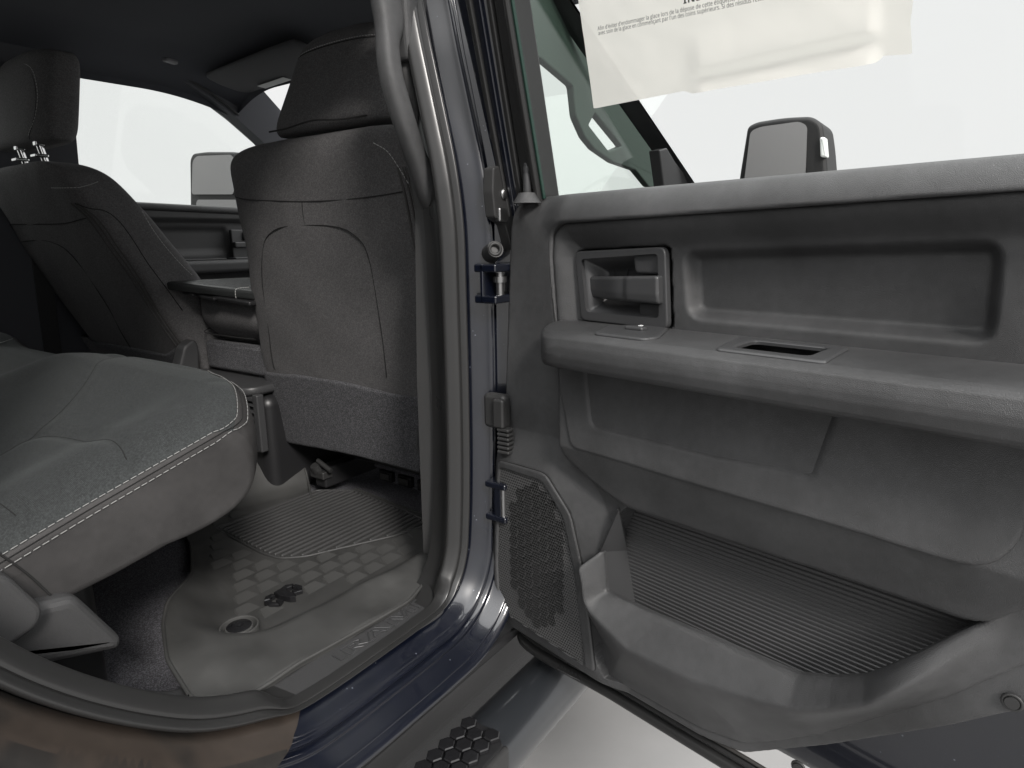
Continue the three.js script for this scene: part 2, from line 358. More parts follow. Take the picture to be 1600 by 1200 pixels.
{ // body side behind the door opening and the rocker underside
  const path = []; for (let i = 0; i < 360; i++) { const [y, z, ny, nz] = openFrame(i); path.push([z + .074 * nz, y + .074 * ny]); }
  const rear = path.filter(p => p[0] > .36 && p[1] < 1.45).sort((a, b) => a[0] - b[0] || a[1] - b[1]);
  const poly = [...rear, [.98, 1.45], [1.0, .69], [.36, .69]];
  const g = extrude(poly, .05, 0); g.rotateY(-Math.PI / 2); g.translate(.9435, 0, 0);
  mesh('rear_quarter_panel', g, M.paint, truck);
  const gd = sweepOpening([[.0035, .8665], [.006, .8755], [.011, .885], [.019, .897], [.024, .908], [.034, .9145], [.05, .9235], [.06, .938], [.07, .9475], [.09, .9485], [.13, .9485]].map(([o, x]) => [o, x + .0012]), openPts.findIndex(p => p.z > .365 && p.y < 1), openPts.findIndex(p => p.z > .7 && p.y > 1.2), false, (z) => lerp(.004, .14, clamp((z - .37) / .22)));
  mesh('painted_ground_reflection', gd, M.paintedRefl, truck, 'brown ground reflection painted over the navy sill corner at the wheel arch');  // thin overlay whose brown colour stands for the ground reflected in the paint
  const r = extrude([[-1.2, .70], [1.0, .70], [1.0, .692], [-1.2, .692]], .2, 0); r.rotateY(-Math.PI / 2); r.translate(.936, 0, 0);
  mesh('rocker_underside', rbox(.24, .02, 2.2, .004, .81, .687, -.1), M.smoothDark, truck);
  mesh('underbody', rbox(1.62, .22, 3.4, .04, 0, .565, -.2), M.smoothDark, truck);
  mesh('lower_sill_cover', rbox(.014, .34, 2.2, .006, .80, .51, -.1), M.plasticDark, truck);
}
// cabin shell: floor, walls, roof
{
  const t = mesh('cabin_floor', [rbox(1.7, .03, 2.6, .01, 0, .705, -.3), rbox(.3, .06, 1.6, .03, -.09, .735, -.6)], M.carpet, truck, 'dark grey speckled carpet on the cabin floor');
  // carpet rising to the sill
  mesh('back_wall', rbox(1.6, 1.1, .04, .01, 0, 1.25, 1.02), M.darkTrim, truck);
  mesh('firewall', rbox(1.6, .5, .06, .01, 0, .95, -1.45), M.darkTrim, truck);
  mesh('dashboard', loft([-.78, -.7, .7, .78].map((x, i) => superRing(.17, .2, 3.5, 40, (a, b) => [x, 1.08 + b * (i % 3 ? 1 : .9), -1.2 + a * (i % 3 ? 1 : .9)]))), M.plasticDark, truck);
}
{ // roof lining, with the rail curving down at the sides
  const h = (x, y) => { const z = -y; const ex = Math.max(0, Math.abs(x + .01) - .42) / .28; const ez = Math.max(0, -.32 - z) / .35; return 1.905 - .085 * ex * ex - .06 * ez * ez; };
  const poly = fillet([[-.70, -.98], [.68, -.98], [.68, .62], [-.68, .64]], .04);
  const g = relief({ poly, h, step: .02, depth: .02 }); g.rotateX(-Math.PI / 2);
  const hl = mesh('headliner', g, M.headliner, truck, 'black fabric roof lining');
  mesh('coat_hook', rbox(.02, .012, .045, .005, 0, 0, 0).rotateY(.3).translate(-.51, 1.868, -.335), M.clip, hl, 'small grey visor clip on the roof lining');
  mesh('map_light', tube([[-.655, 1.815, -.04], [-.65, 1.80, -.02], [-.65, 1.80, .02], [-.655, 1.815, .04]], .008, 20, 8), M.darkTrim, hl);
  const roof = mesh('roof_panel', rbox(1.44, .03, 1.75, .014, 0, 1.955, .18), M.paint, truck);
}
{ // left wall of the cab with its front window, B pillar and rear window
  const K = .27, sheet = (poly, d, holes, bev = 0) => { const g = extrude(poly, d, bev, holes); g.rotateY(-Math.PI / 2); g.applyMatrix4(new THREE.Matrix4().makeShear(0, 0, K, 0, 0, 0)); g.translate(-.76 - K * 1.4, 0, 0); return g; };
  const fr = fillet([[-.137, 1.46], [-.124, 1.70], [-.115, 1.872, .05], [-.19, 1.878], [-.30, 1.872], [-.429, 1.852], [-.527, 1.819], [-.635, 1.765], [-.745, 1.70], [-1.05, 1.452], [-.64, 1.452], [-.289, 1.465]], .012);
  const wl = [[1.0, .74], [1.0, 1.84], [.6, 1.93], [-.45, 1.93], [-.72, 1.875], [-1.32, 1.46], [-1.4, .74]];
  const rw = fillet([[.12, 1.47], [.72, 1.49], [.70, 1.80], [.12, 1.84]], .05);
  const side = mesh('left_cab_side', sheet(wl, .06, [fr, rw]), M.darkTrim, truck, 'dark left side of the cabin with the driver window');
  const gl = sheet(fr, .001, []); gl.translate(-.05, 0, 0); mesh('driver_window', gl, M.glass, side);
  const gr = sheet(rw, .001, []); gr.translate(-.05, 0, 0); mesh('rear_left_window', gr, M.glass, side);
  mesh('lower_pillar_trim', [rbox(.05, .72, .16, .02, -.735, 1.1, .09), rbox(.02, .72, .012, .005, -.712, 1.1, .155)], M.darkTrim, side);
  mesh('seat_belt', rbox(.004, .75, .045, .001, -.705, 1.12, .05).rotateX(-.03), M.smoothDark, side);
  mesh('rear_door_panel', rbox(.04, .6, .55, .02, -.745, 1.12, .47), M.plasticDark, side);
  // window reveal line along the rail
  const rail = fr.slice(8, 46).map(p => [-.757 + K * (p[1] - 1.4) + .006, p[1] + .012, p[0]]);
  mesh('window_weatherstrip', tube(rail, .004, 60, 6), M.smoothDark, side);
  // driver door: belt roll, panel, recess, armrest
  const sdR = sdf(fillet([[-.60, 1.395], [-.28, 1.395], [-.28, 1.31], [-.60, 1.31]], .015));
  const dd = reliefX({ poly: fillet([[-1.25, 1.44], [-.2, 1.466], [-.2, .82], [-1.25, .82]], .01), step: .008, depth: .03, round: .012, h: (z, y) => .03 - .018 * sst(1.425, 1.413, y) - .012 * sst(-.004, .008, sdR(z, y)) });
  dd.translate(-.755, 0, 0);
  const dm = mesh('driver_door', dd, M.plasticDark, truck, 'dark driver door panel seen between the front seats');
  mesh('belt_trim', tube([[-.728, 1.447, -1.25], [-.728, 1.455, -.7], [-.728, 1.464, -.2]], .013, 20, 10), M.plasticDark, dm);
  mesh('armrest', rbox(.10, .045, .95, .015, -.70, 1.262, -.72), M.plasticDark, dm);
  mesh('door_pull', rbox(.05, .006, .16, .003, -.70, 1.287, -.47), M.smoothDark, dm);
  mesh('switch_panel', rbox(.06, .008, .12, .003, -.70, 1.287, -.64), M.smooth, dm);
  const hb = mesh('door_handle', [rbox(.016, .11, .09, .005, -.722, 1.335, -.645), rbox(.03, .022, .09, .006, -.71, 1.335, -.645), rbox(.025, .03, .03, .006, -.712, 1.365, -.66)], M.smooth, dm);
}
{ // windscreen and its pillars
  const g = new THREE.PlaneGeometry(1.4, .72); g.rotateX(-Math.PI / 2 + .62); g.translate(0, 1.61, -.96);
  mesh('windscreen', g, M.glass, truck);
  mesh('windscreen_header', rbox(1.36, .02, .06, .01, 0, 1.888, -.66), M.headliner, truck);
  mesh('left_pillar_trim', tube([[-.645, 1.84, -.62], [-.70, 1.68, -.88], [-.74, 1.50, -1.15], [-.76, 1.40, -1.3]], .007, 30, 8), M.darkTrim, truck);
  const v = mesh('sun_visor', loft([[-.60, .5], [-.585, .9], [-.57, 1], [-.25, 1], [-.2, 1], [-.06, .95], [-.05, .5]].map(([x, s]) => superRing(.085, .011, 3, 40, (a, b) => [x - .18 * (a * s) , 1.853 + b * s - a * s * .12, -.525 + (x + .3) * .12 - a * s]))), M.visor, truck, 'grey folded up sun visor above the windscreen');
  mesh('visor_label', rbox(.16, .002, .028, .001).rotateX(-.1).rotateY(-.12).translate(-.37, 1.831, -.585), M.white, v, 'pale warning label on the sun visor');
}

// ---------------------------------------------------------------- front seats
const SEAT = {
  P: { xc: .43, a: .31, b: .075, n: 5, z0: -.145, y0: 1.42, k: .13, top: 1.546, R: .08, bot: .9, wl: .11 },
  D: { xc: -.465, a: .305, b: .085, n: 5, z0: .007, y0: 1.404, k: .512, top: 1.54, R: .12, bot: .93, tp: .2 },
};
function seatDims(s, y) { const t = clamp((s.top - y) / s.R), sc = (1 - (1 - t) ** 4) ** .25 * (1 - (s.tp || 0) * sst(1.22, 1.56, y)); return [s.a * sc, s.b * sc, s.z0 + (y - s.y0) * s.k]; }
const seatWide = (s, y) => 1 + (s.wl || 0) * sst(1.42, 1.0, y);
function seatZ(s, x, y) { const [a, b, zc] = seatDims(s, y), q = Math.min(Math.abs((x - s.xc) / Math.max(a, 1e-4)) / (x < s.xc ? seatWide(s, y) : 1), .985); return zc + b * (1 - q ** s.n) ** (1 / s.n); }
function onSeat(s, pts, off = .0008, n = 8) { return curve(pts.map(p => [p[0], p[1], 0])).getSpacedPoints(pts.length * n).map(p => [p.x, p.y, seatZ(s, p.x, p.y) + off]); }
function seatBack(s, parent, label) {
  const rings = [], ys = [];
  for (let k = 0; k <= 50; k++) ys.push(lerp(s.bot, s.top - s.R, k / 50));
  for (let k = 1; k <= 24; k++) { const t = 1 - k / 24; ys.push(s.top - s.R * (1 - Math.sqrt(1 - t * t)) * 0 - s.R * t ** 2.5); }
  for (const y of ys) {
    const [a, b, zc] = seatDims(s, Math.min(y, s.top - 1e-6));
    rings.push(superRing(a, b, s.n, 160, (x, z) => {
      // thicker bolsters towards the front at the sides
      const f = z < 0 ? 1 + (s.xc > 0 ? .9 : .35) * sst(.5, .95, Math.abs(x) / s.a) : 1;
      const wr = .0016 * Math.sin(x * 23 + y * 9) * Math.sin(y * 31 + x * 5) + .001 * Math.sin(x * 51 - y * 37);
      return [s.xc + x * (x < 0 ? seatWide(s, y) : 1), y, zc + z * f + wr];
    }).reverse());
  }
  return mesh('front_seat', loft(rings), M.fabric, parent, label);
}
function headrest(s, seat, { yb, yt, zb, zt, wb, wt, d, n = 4, dx = 0 }) {
  const rings = [];
  for (let k = 0; k <= 40; k++) {
    const t = k / 40, e = Math.max(0.02, (1 - Math.abs(2 * t - 1) ** 7) ** (1 / 3)), y = lerp(yb, yt, t);
    const w = lerp(wb, wt, t) * lerp(.86, 1, e) * (e < .05 ? .8 : 1);
    rings.push(superRing(w, d * e, n, 90, (x, z) => [s.xc + dx + x, y + .012 * (1 - (x / w) ** 2) * (t > .5 ? (t - .5) * 2 : 0), lerp(zb, zt, t) + z]).reverse());
  }
  const hz = (x, y) => { const t = clamp((y - yb) / (yt - yb)), e = Math.max(.02, (1 - Math.abs(2 * t - 1) ** 7) ** (1 / 3)), w = lerp(wb, wt, t) * lerp(.86, 1, e), q = Math.min(.98, Math.abs((x - s.xc - dx) / w)); return lerp(zb, zt, t) + d * e * (1 - q ** n) ** (1 / n); };
  const h = mesh('headrest', loft(rings), M.fabric, seat);
  return [h, hz];
}
{ // passenger seat
  const s = SEAT.P, seat = seatBack(s, truck, 'black cloth front passenger seat seen from behind, upright');
  const R = .0011, sm = (pts) => tube(onSeat(s, pts, .0003), R, 80, 5);
  mesh('seam', sm([[.168,1.046],[.164,1.058],[.18,1.167],[.192,1.256],[.214,1.312],[.239,1.347],[.281,1.367],[.338,1.374],[.389,1.374],[.466,1.37],[.509,1.36],[.544,1.334],[.554,1.301],[.556,1.265],[.556,1.202],[.555,1.138],[.55,1.071]]), M.seam, seat);
  mesh('seam', sm([[.124,1.444],[.183,1.434],[.301,1.425],[.387,1.42],[.515,1.418],[.616,1.421],[.665,1.425]]), M.seam, seat);
  mesh('seam', sm([[.387,1.42],[.383,1.395],[.383,1.374]]), M.seam, seat);
  const edge = [[.658,1.465],[.665,1.425],[.671,1.347],[.678,1.267],[.684,1.196],[.687,1.123],[.69,1.066]];
  mesh('piping', [0, .011, .017].map(o => tube(onSeat(s, edge.map(p => [p[0] + o, p[1]]), .001), o ? .0018 : .0024, 60, 6)), M.piping, seat);
  const sh = [[.61,1.509],[.64,1.493],[.661,1.465],[.678,1.436]];
  mesh('stitching', stitches(onSeat(s, sh, .002), .005, .003, .0007), M.thread, seat);
  // carpet panel on the lower back
  const cp = fillet([[.059,1.031],[.268,1.045],[.421,1.046],[.554,1.038],[.632,1.04],[.674,1.046],[.655,1.016],[.629,.974],[.62,.942],[.623,.9],[.627,.882],[.602,.87],[.576,.872],[.419,.873],[.286,.867],[.161,.858],[.072,.843],[.017,.858],[.029,.938]], .006);
  mesh('carpet_panel', relief({ poly: cp, h: (x, y) => seatZ(s, x, y) + .006, step: .004, depth: .02, round: .004 }), M.carpetPanel, seat, 'speckled grey carpet panel on the lower seat back');
  // recliner cover
  const rc = extrude(fillet([[-.111,1.061],[-.084,1.032],[-.06,1.003],[-.054,.965],[-.07,.922],[-.079,.881],[-.106,.843],[-.158,.841],[-.168,1.049]], .015), .05, .008, [], 3); rc.rotateY(-Math.PI / 2); rc.translate(.735, 0, 0);
  mesh('recliner_cover', rc, M.smooth, seat);
  mesh('seat_cushion', loft([-.20, -.24, -.5, -.68, -.72].map((z, i) => superRing(.26, .09, 4, 60, (x, y) => [.43 + x * (i % 4 ? 1 : .9), 1.0 + y * (i % 4 ? 1 : .7) + (i > 2 ? .02 : 0), z]))), M.fabric, seat);
  const tr = mesh('seat_track', [rbox(.04, .05, .5, .006, .24, .775, -.42), rbox(.04, .05, .5, .006, .62, .775, -.42), rbox(.42, .03, .03, .006, .43, .82, -.27)], M.smoothDark, seat);
  mesh('track_bolt', [new THREE.CylinderGeometry(.011, .013, .02, 10).rotateX(.5).translate(.235, .80, -.165), rbox(.05, .02, .03, .004, .24, .785, -.175), new THREE.CylinderGeometry(.006, .006, .05, 8).rotateZ(1.2).translate(.26, .81, -.17)], M.castGrey, seat);
  const [h, hz] = headrest(s, seat, { yb: 1.548, yt: 1.735, zb: -.125, zt: -.185, wb: .178, wt: .12, d: .058, n: 5, dx: .028 });
  const hp = (y, w) => { const o = []; for (let k = 0; k <= 14; k++) { const x = s.xc + .028 + w * (k / 7 - 1); o.push([x, y + .006 * (1 - (k / 7 - 1) ** 2), hz(x, y) + .001]); } return o; };
  mesh('seam', tube(hp(1.700, .12), .001, 50, 5), M.seam, h);
  for (const [y, w] of [[1.704, .118], [1.717, .1]]) mesh('stitching', stitches(hp(y, w), .004, .003, .0006), M.thread, h);
  mesh('seam', tube([[.285, 1.562, -.082], [.36, 1.559, -.066], [.45, 1.564, -.062], [.52, 1.559, -.066], [.60, 1.564, -.09]], .0018, 50, 6), M.seam, h);
  for (const x of [.38, .52]) mesh('headrest_post', new THREE.CylinderGeometry(.007, .007, .07, 10).translate(x, 1.545, -.13), M.chrome, h);
}
{ // driver seat
  const s = SEAT.D, seat = seatBack(s, truck, 'black cloth driver seat tilted back, on the far side');
  const sm = (pts) => tube(onSeat(s, pts, .0003), .0012, 80, 5);
  mesh('seam', sm([[-1.13,1.408],[-.818,1.403],[-.488,1.396],[-.314,1.395],[-.223,1.404]]), M.seam, seat);
  mesh('seam', sm([[-1.192,1.135],[-.93,1.273],[-.792,1.341],[-.65,1.354],[-.482,1.351],[-.421,1.328],[-.397,1.281],[-.4,1.23],[-.417,1.158],[-.446,1.099],[-.46,1.049]]), M.seam, seat);
  const edge = [[-.249,1.437],[-.224,1.403],[-.208,1.338],[-.196,1.26],[-.201,1.169],[-.199,1.08]];
  mesh('piping', [0, .012, .02].map(o => tube(onSeat(s, edge.map(p => [p[0] + o, p[1]]), .001), .002, 60, 6)), M.piping, seat);
  // side face seams: points on the inboard side (z, y) at x
  const X = -.158, side = (pts, r, m, nm) => mesh(nm, nm === 'stitching' ? stitches(pts.map(p => [X, p[1], p[0]]), .005, .003, .0007) : tube(pts.map(p => [X, p[1], p[0]]), r, 60, 5), m, seat);
  side([[.119,1.432],[.094,1.423],[.058,1.417],[.033,1.396],[.01,1.359],[-.02,1.298],[-.058,1.233],[-.092,1.174]], .0012, M.seam, 'seam');
  side([[-.024,1.419],[-.045,1.374],[-.074,1.328],[-.106,1.287],[-.133,1.258]], .001, M.thread, 'stitching');
  mesh('stitching', stitches(onSeat(s, [[-.289,1.473],[-.246,1.471],[-.219,1.471],[-.149,1.474],[-.101,1.478]], .002), .005, .003, .0007), M.thread, seat);
  const cp = fillet([[-2.058,1.021],[-1.564,1.045],[-1.168,1.061],[-.884,1.054],[-.51,1.054],[-.26,1.051],[-.19,1.078],[-.21,1.042],[-.461,.844],[-1.675,.645],[-3.445,.455]], .006);
  mesh('carpet_panel', relief({ poly: cp, h: (x, y) => seatZ(s, x, y) + .006, step: .006, depth: .02, round: .004 }), M.carpetPanel, seat, 'grey carpet panel on the lower driver seat back');
  const rc = extrude(fillet([[-.068,1.086],[-.097,1.102],[-.106,1.081],[-.097,.98],[-.034,.924],[-.038,1.008]], .012), .03, .006, [], 3); rc.rotateY(-Math.PI / 2); rc.translate(-.13, 0, 0);
  mesh('recliner_cover', rc, M.smooth, seat);
  mesh('seat_cushion', loft([-.14, -.2, -.5, -.68, -.72].map((z, i) => superRing(.26, .09, 4, 60, (x, y) => [-.43 + x * (i % 4 ? 1 : .9), 1.0 + y * (i % 4 ? 1 : .7) + (i > 2 ? .02 : 0), z]))), M.fabric, seat);
  mesh('seat_base', rbox(.42, .14, .45, .03, -.43, .82, -.42), M.smoothDark, seat);
  const s0 = -.43, [h, hz] = headrest({ ...s, xc: -.43 }, seat, { yb: 1.583, yt: 1.80, zb: .055, zt: .015, wb: .175, wt: .172, d: .055, n: 3.2, dx: -.075 });
  const cx = s0 - .075, arc = curve([[-.12, 1.772, 0], [-.02, 1.778, 0], [.06, 1.773, 0], [.115, 1.752, 0], [.137, 1.71, 0], [.139, 1.66, 0], [.127, 1.625, 0], [.10, 1.60, 0]]).getSpacedPoints(70).map(p => [cx + p.x, p.y, hz(cx + p.x, p.y) + .0015]);
  mesh('stitching', stitches(arc, .005, .003, .0006), M.thread, h);
  mesh('seam', tube(arc.map(p => [p[0] - .006, p[1] - .006, hz(p[0] - .006, p[1] - .006)]), .0009, 70, 5), M.seam, h);
  for (const x of [-.525, -.405]) mesh('headrest_post', [new THREE.CylinderGeometry(.0075, .0075, .09, 12).rotateX(.2).translate(x, 1.562, .075), rbox(.032, .008, .03, .003, x, 1.556, .082), rbox(.018, .012, .02, .003, x, 1.585, .08)], M.chrome, h);
}
// ---------------------------------------------------------------- fold-up centre seat and console
{
  const lid = [];
  for (const [z, k] of [[-.085, .55], [-.088, .85], [-.097, 1], [-.2, 1], [-.46, 1], [-.49, .9], [-.495, .5]]) lid.push(superRing(.168 * (k < .9 ? .985 : 1), .0125 * k, 7, 80, (x, y) => [-.01 + x, 1.229 + y - .06 * x + (z + .1) * .012, z - .15 * x]));
  const c = mesh('centre_console', loft(lid), M.leather, truck, 'black leather armrest lid folded over the centre seat');
  for (const x of [-.163, .08]) { const yy = 1.229 - .06 * (x + .01), zz = -.15 * (x + .01); mesh('stitching', stitches([[x, yy + .0135, -.12 + zz], [x, yy + .0135, -.097 + zz], [x, yy + .011, -.085 + zz], [x, yy, -.0825 + zz], [x, yy - .009, -.083 + zz]], .004, .0025, .0009), M.thread, c); }
  mesh('lid_hinge', [rbox(.29, .012, .03, .005).rotateZ(-.06).translate(-.005, 1.212, -.105), rbox(.06, .008, .012, .003).rotateZ(-.06).translate(-.02, 1.212, -.087), rbox(.02, .008, .012, .003).rotateZ(-.06).translate(-.09, 1.217, -.086)], M.smoothDark, c);
  const body = [];
  for (let k = 0; k <= 20; k++) { const t = k / 20, y = lerp(1.085, 1.21, t), e = Math.min(1, .55 + .45 * Math.sin(Math.min(1, t * 1.6) * Math.PI / 2)); body.push(superRing(.16 * lerp(.9, 1, e), .15 * e, 5, 80, (x, z) => [-.01 + x, y, -.27 + z])); }
  mesh('seat_bottom', loft(body.map(r => r.reverse())), M.fabric, c);
  mesh('seam', tube([[-.16, 1.125, -.18], [-.13, 1.117, -.128], [-.02, 1.114, -.1195], [.10, 1.114, -.122]], .0012, 40, 5), M.seam, c);
  mesh('carpet_flap', rbox(.30, .075, .03, .012, -.0, 1.055, -.15), M.carpetPanel, c, 'grey carpet flap under the centre seat');
  const tray = []; for (const [y, s] of [[.988, .93], [.991, .98], [.997, 1], [1.007, 1], [1.012, .97]]) tray.push(superRing(.165 * s, .085 * s, 3.5, 60, (x, z) => [-.01 + x, y, -.12 + z]).reverse());
  mesh('cup_tray', loft(tray), M.smooth, c);
  mesh('vent_frame', [rbox(.016, .14, .02, .004, .012, .925, -.075), rbox(.02, .14, .02, .004, .16, .925, -.075), rbox(.15, .012, .02, .004, .085, .982, -.075), rbox(.15, .012, .02, .004, .085, .86, -.075)], M.smooth, c);
  for (let k = 0; k < 7; k++) mesh('vent_slat', rbox(.136, .003, .022, .001).rotateX(.35).translate(.085, .970 - k * .016, -.075), M.smooth, c);
  mesh('vent_tab', rbox(.022, .008, .02, .003, .10, .942, -.062), M.chrome, c);
  mesh('console_base', rbox(.30, .26, .5, .03, .01, .855, -.34), M.smoothDark, c);
  mesh('vent_frame', [rbox(.02, .14, .02, .004, -.215, .885, -.15), rbox(.02, .14, .02, .004, -.02, .885, -.15), rbox(.21, .012, .02, .004, -.117, .955, -.15), rbox(.21, .012, .02, .004, -.117, .815, -.15)], M.smooth, c);
  for (let k = 0; k < 7; k++) mesh('vent_slat', rbox(.18, .003, .022, .001).rotateX(.35).translate(-.117, .935 - k * .017, -.148), M.smooth, c);
  mesh('vent_tab', rbox(.022, .008, .02, .003, -.10, .902, -.134), M.chrome, c);
}
// ---------------------------------------------------------------- rear bench
const BF = new THREE.SplineCurve([[-.8, .20], [-.4, .17], [-.1, .165], [.2, .14], [.38, .15], [.48, .185], [.56, .208], [.63, .240], [.68, .270], [.72, .308]].map(p => new THREE.Vector2(...p))).getPoints(120);
function benchFront(x) { let i = 1; while (i < 119 && BF[i].x < x) i++; const a = BF[i - 1], b = BF[i]; return lerp(a.y, b.y, clamp((x - a.x) / (b.x - a.x))); }
function benchStitch(z) { return z < .277 ? 1.11 : 1.11 - (z - .277) * .285 - .05 * Math.max(0, z - .5) ** 1.3; }
const BS1 = [[.43, .66], ...[[.409,.488],[.399,.464],[.384,.437],[.341,.385],[.27,.316],[.194,.26],[.114,.204]]], BS2 = [[.402,.443],[.446,.432],[.498,.426],[.549,.423],[.606,.428],[.639,.433],[.67,.441]], BS3 = [[.555,.57],[.611,.562],[.644,.561],[.667,.56]], BS4 = [[.617,.333],[.612,.312],[.578,.269]];
const gd1 = pdist(BS1), gd2 = pdist(BS2), gd3 = pdist(BS3), gd4 = pdist(BS4);
function benchTop(x, z) {
  const roll = x > .60 ? .030 * Math.sqrt(Math.max(0, 1 - ((x - .60) / .105) ** 2)) : .030;
  let y = benchStitch(z) + roll + .003;
  y -= .020 * sst(.62, .50, x) * sst(.02, .14, x) * sst(.22, .40, z);         // seat hollow
  y -= .026 * sst(.10, -.05, x) * sst(-.46, -.36, x);                            // low middle place
  y += .004 * sst(-.40, -.50, x);
  y -= .0065 * Math.exp(-((gd1(x, z) / .016) ** 2)) + .0075 * Math.exp(-((gd2(x, z) / .014) ** 2)) + .003 * Math.exp(-((gd3(x, z) / .012) ** 2)) + .004 * Math.exp(-((gd4(x, z) / .016) ** 2));
  y -= .035 * sst(.30, .10, z) * sst(.1, .5, 1 - x);
  return y;
}
const BENCHB = (z) => z > .49 ? lerp(.959, .925, clamp((z - .49) / .3)) : lerp(.959, .985, clamp((.49 - z) / .15));
{
  const rings = [], xs = [];
  for (let k = 0; k <= 200; k++) xs.push(lerp(-.74, .60, k / 200));
  for (let k = 1; k <= 26; k++) xs.push(.60 + .104 * Math.sin(k / 26 * Math.PI / 2));
  const ring = (x, sh = 0) => {
    const zf = benchFront(x) + sh, r = [], nose = .055;
    for (let k = 0; k <= 100; k++) { const z = lerp(.86, zf + nose, k / 100); r.push([x, benchTop(x, z) - sh, z]); }
    const yt = benchTop(x, zf + nose) - sh, yb = BENCHB(zf + .13) + sh;
    for (let k = 1; k < 24; k++) { const a = k / 24 * Math.PI, ym = yt * .55 + yb * .45; const c = Math.cos(a), s = Math.sin(a), zz = (c > 0 ? nose : .13); r.push([x, c > 0 ? ym + (yt - ym) * Math.abs(c) ** .75 : ym + (yb - ym) * Math.abs(c) ** .75, zf + zz * (1 - Math.abs(s) ** .9)]); }
    for (let k = 0; k <= 20; k++) { const z = lerp(zf + .13, .86, k / 20); r.push([x, BENCHB(z) + sh, z]); }
    return r;
  };
  for (const x of xs) rings.push(ring(x));
  rings.push(ring(.7065, .003), ring(.7072, .008));
  const full = loft(rings), nR = rings[0].length, SPL = 104, ix = full.index.array, topI = [], sideI = [];
  for (let t = 0; t < ix.length; t += 3) { const q = [ix[t], ix[t + 1], ix[t + 2]], j = q.map(v => v % nR), cap = Math.max(...q) >= nR * rings.length || Math.max(...q.map(v => Math.floor(v / nR))) >= xs.length; (Math.max(...j) <= SPL && !cap ? topI : sideI).push(...q); }
  const part = (i) => { const g = full.clone(); g.setIndex(i); return g; };
  const b = mesh('rear_bench', part(topI), M.fabricBench, truck, 'grey cloth rear bench cushion at the left edge, overhanging the floor');
  mesh('side_panel', part(sideI), M.vinyl, b, 'smooth brownish grey side panel of the bench cushion');
  const st = [], st2 = [], rp = (x, k) => ring(x)[k];
  for (let k = 4; k <= 100; k += 3) { const q = rp(.7038, k); st.push([.7052, q[1] + .0012, q[2]]); st2.push([.7096, q[1] - .012, q[2]]); }
  for (const [x, k] of [[.7035, 101], [.702, 102], [.698, 103], [.69, 104], [.675, 104], [.65, 104], [.62, 104], [.58, 104], [.53, 104], [.48, 104], [.42, 104]]) { const q = rp(x, k); st.push([x + .001, q[1] + .0015, q[2] - .001]); const e = rp(x, k + 2); st2.push([x + .004, e[1], e[2] - .003]); }
  for (const q of [st, st2]) mesh('stitching', stitches(q, .0062, .0032, .00062), M.threadGrey, b);
  mesh('seam', tube(st.map((p, i) => [lerp(p[0], st2[i][0], .5) - .0004, lerp(p[1], st2[i][1], .5), lerp(p[2], st2[i][2], .5)]), .0007, 160, 5), M.seam, b);
  mesh('seam', tube([[.7088, 1.035, .594], [.7092, 1.0, .572], [.709, .945, .545]], .0013, 20, 5), M.seam, b);
  const on = (pts, off = .0006, n = 8) => curve(pts.map(p => [p[0], 0, p[1]])).getSpacedPoints(pts.length * n).map(p => [p.x, benchTop(p.x, p.z) + off, p.z]);
  for (const q of [BS1, BS2]) mesh('seam', tube(on(q, .0002), .0006, 90, 5), M.seam, b);
  mesh('seam', tube(on(BS3, .0002), .0006, 60, 5), M.seam, b);
  mesh('stitching', stitches(on([[-.42, .20], [-.36, .27], [-.28, .36], [-.18, .46]], .002), .006, .0035, .0009), M.thread, b);
  mesh('bench_backrest', rbox(1.45, .72, .13, .05, 0, 1.32, .93), M.fabricBench, b);
}
{ // plastic bench bracket and the sill side trim beside it
  const g = extrude(fillet([[.72, .985], [.60, .975], [.536, .962], [.497, .886], [.502, .874], [.61, .908], [.72, .94]], .012), .12, .012, [], 4); g.rotateY(-Math.PI / 2); g.translate(.715, 0, 0);
  mesh('bench_bracket', g, M.plasticDark, truck, 'dark plastic bracket under the rear bench');
  const q = extrude(fillet([[.80, 1.10], [.60, 1.026], [.575, .975], [.583, .958], [.66, .935], [.80, .90]], .012), .03, .006, [], 3); q.rotateY(-Math.PI / 2); q.translate(.748, 0, 0);
  mesh('side_trim', q, M.plasticDark, truck);
  mesh('under_seat_bin', rbox(1.1, .2, .3, .02, .05, .83, .62), M.smoothDark, truck);
}
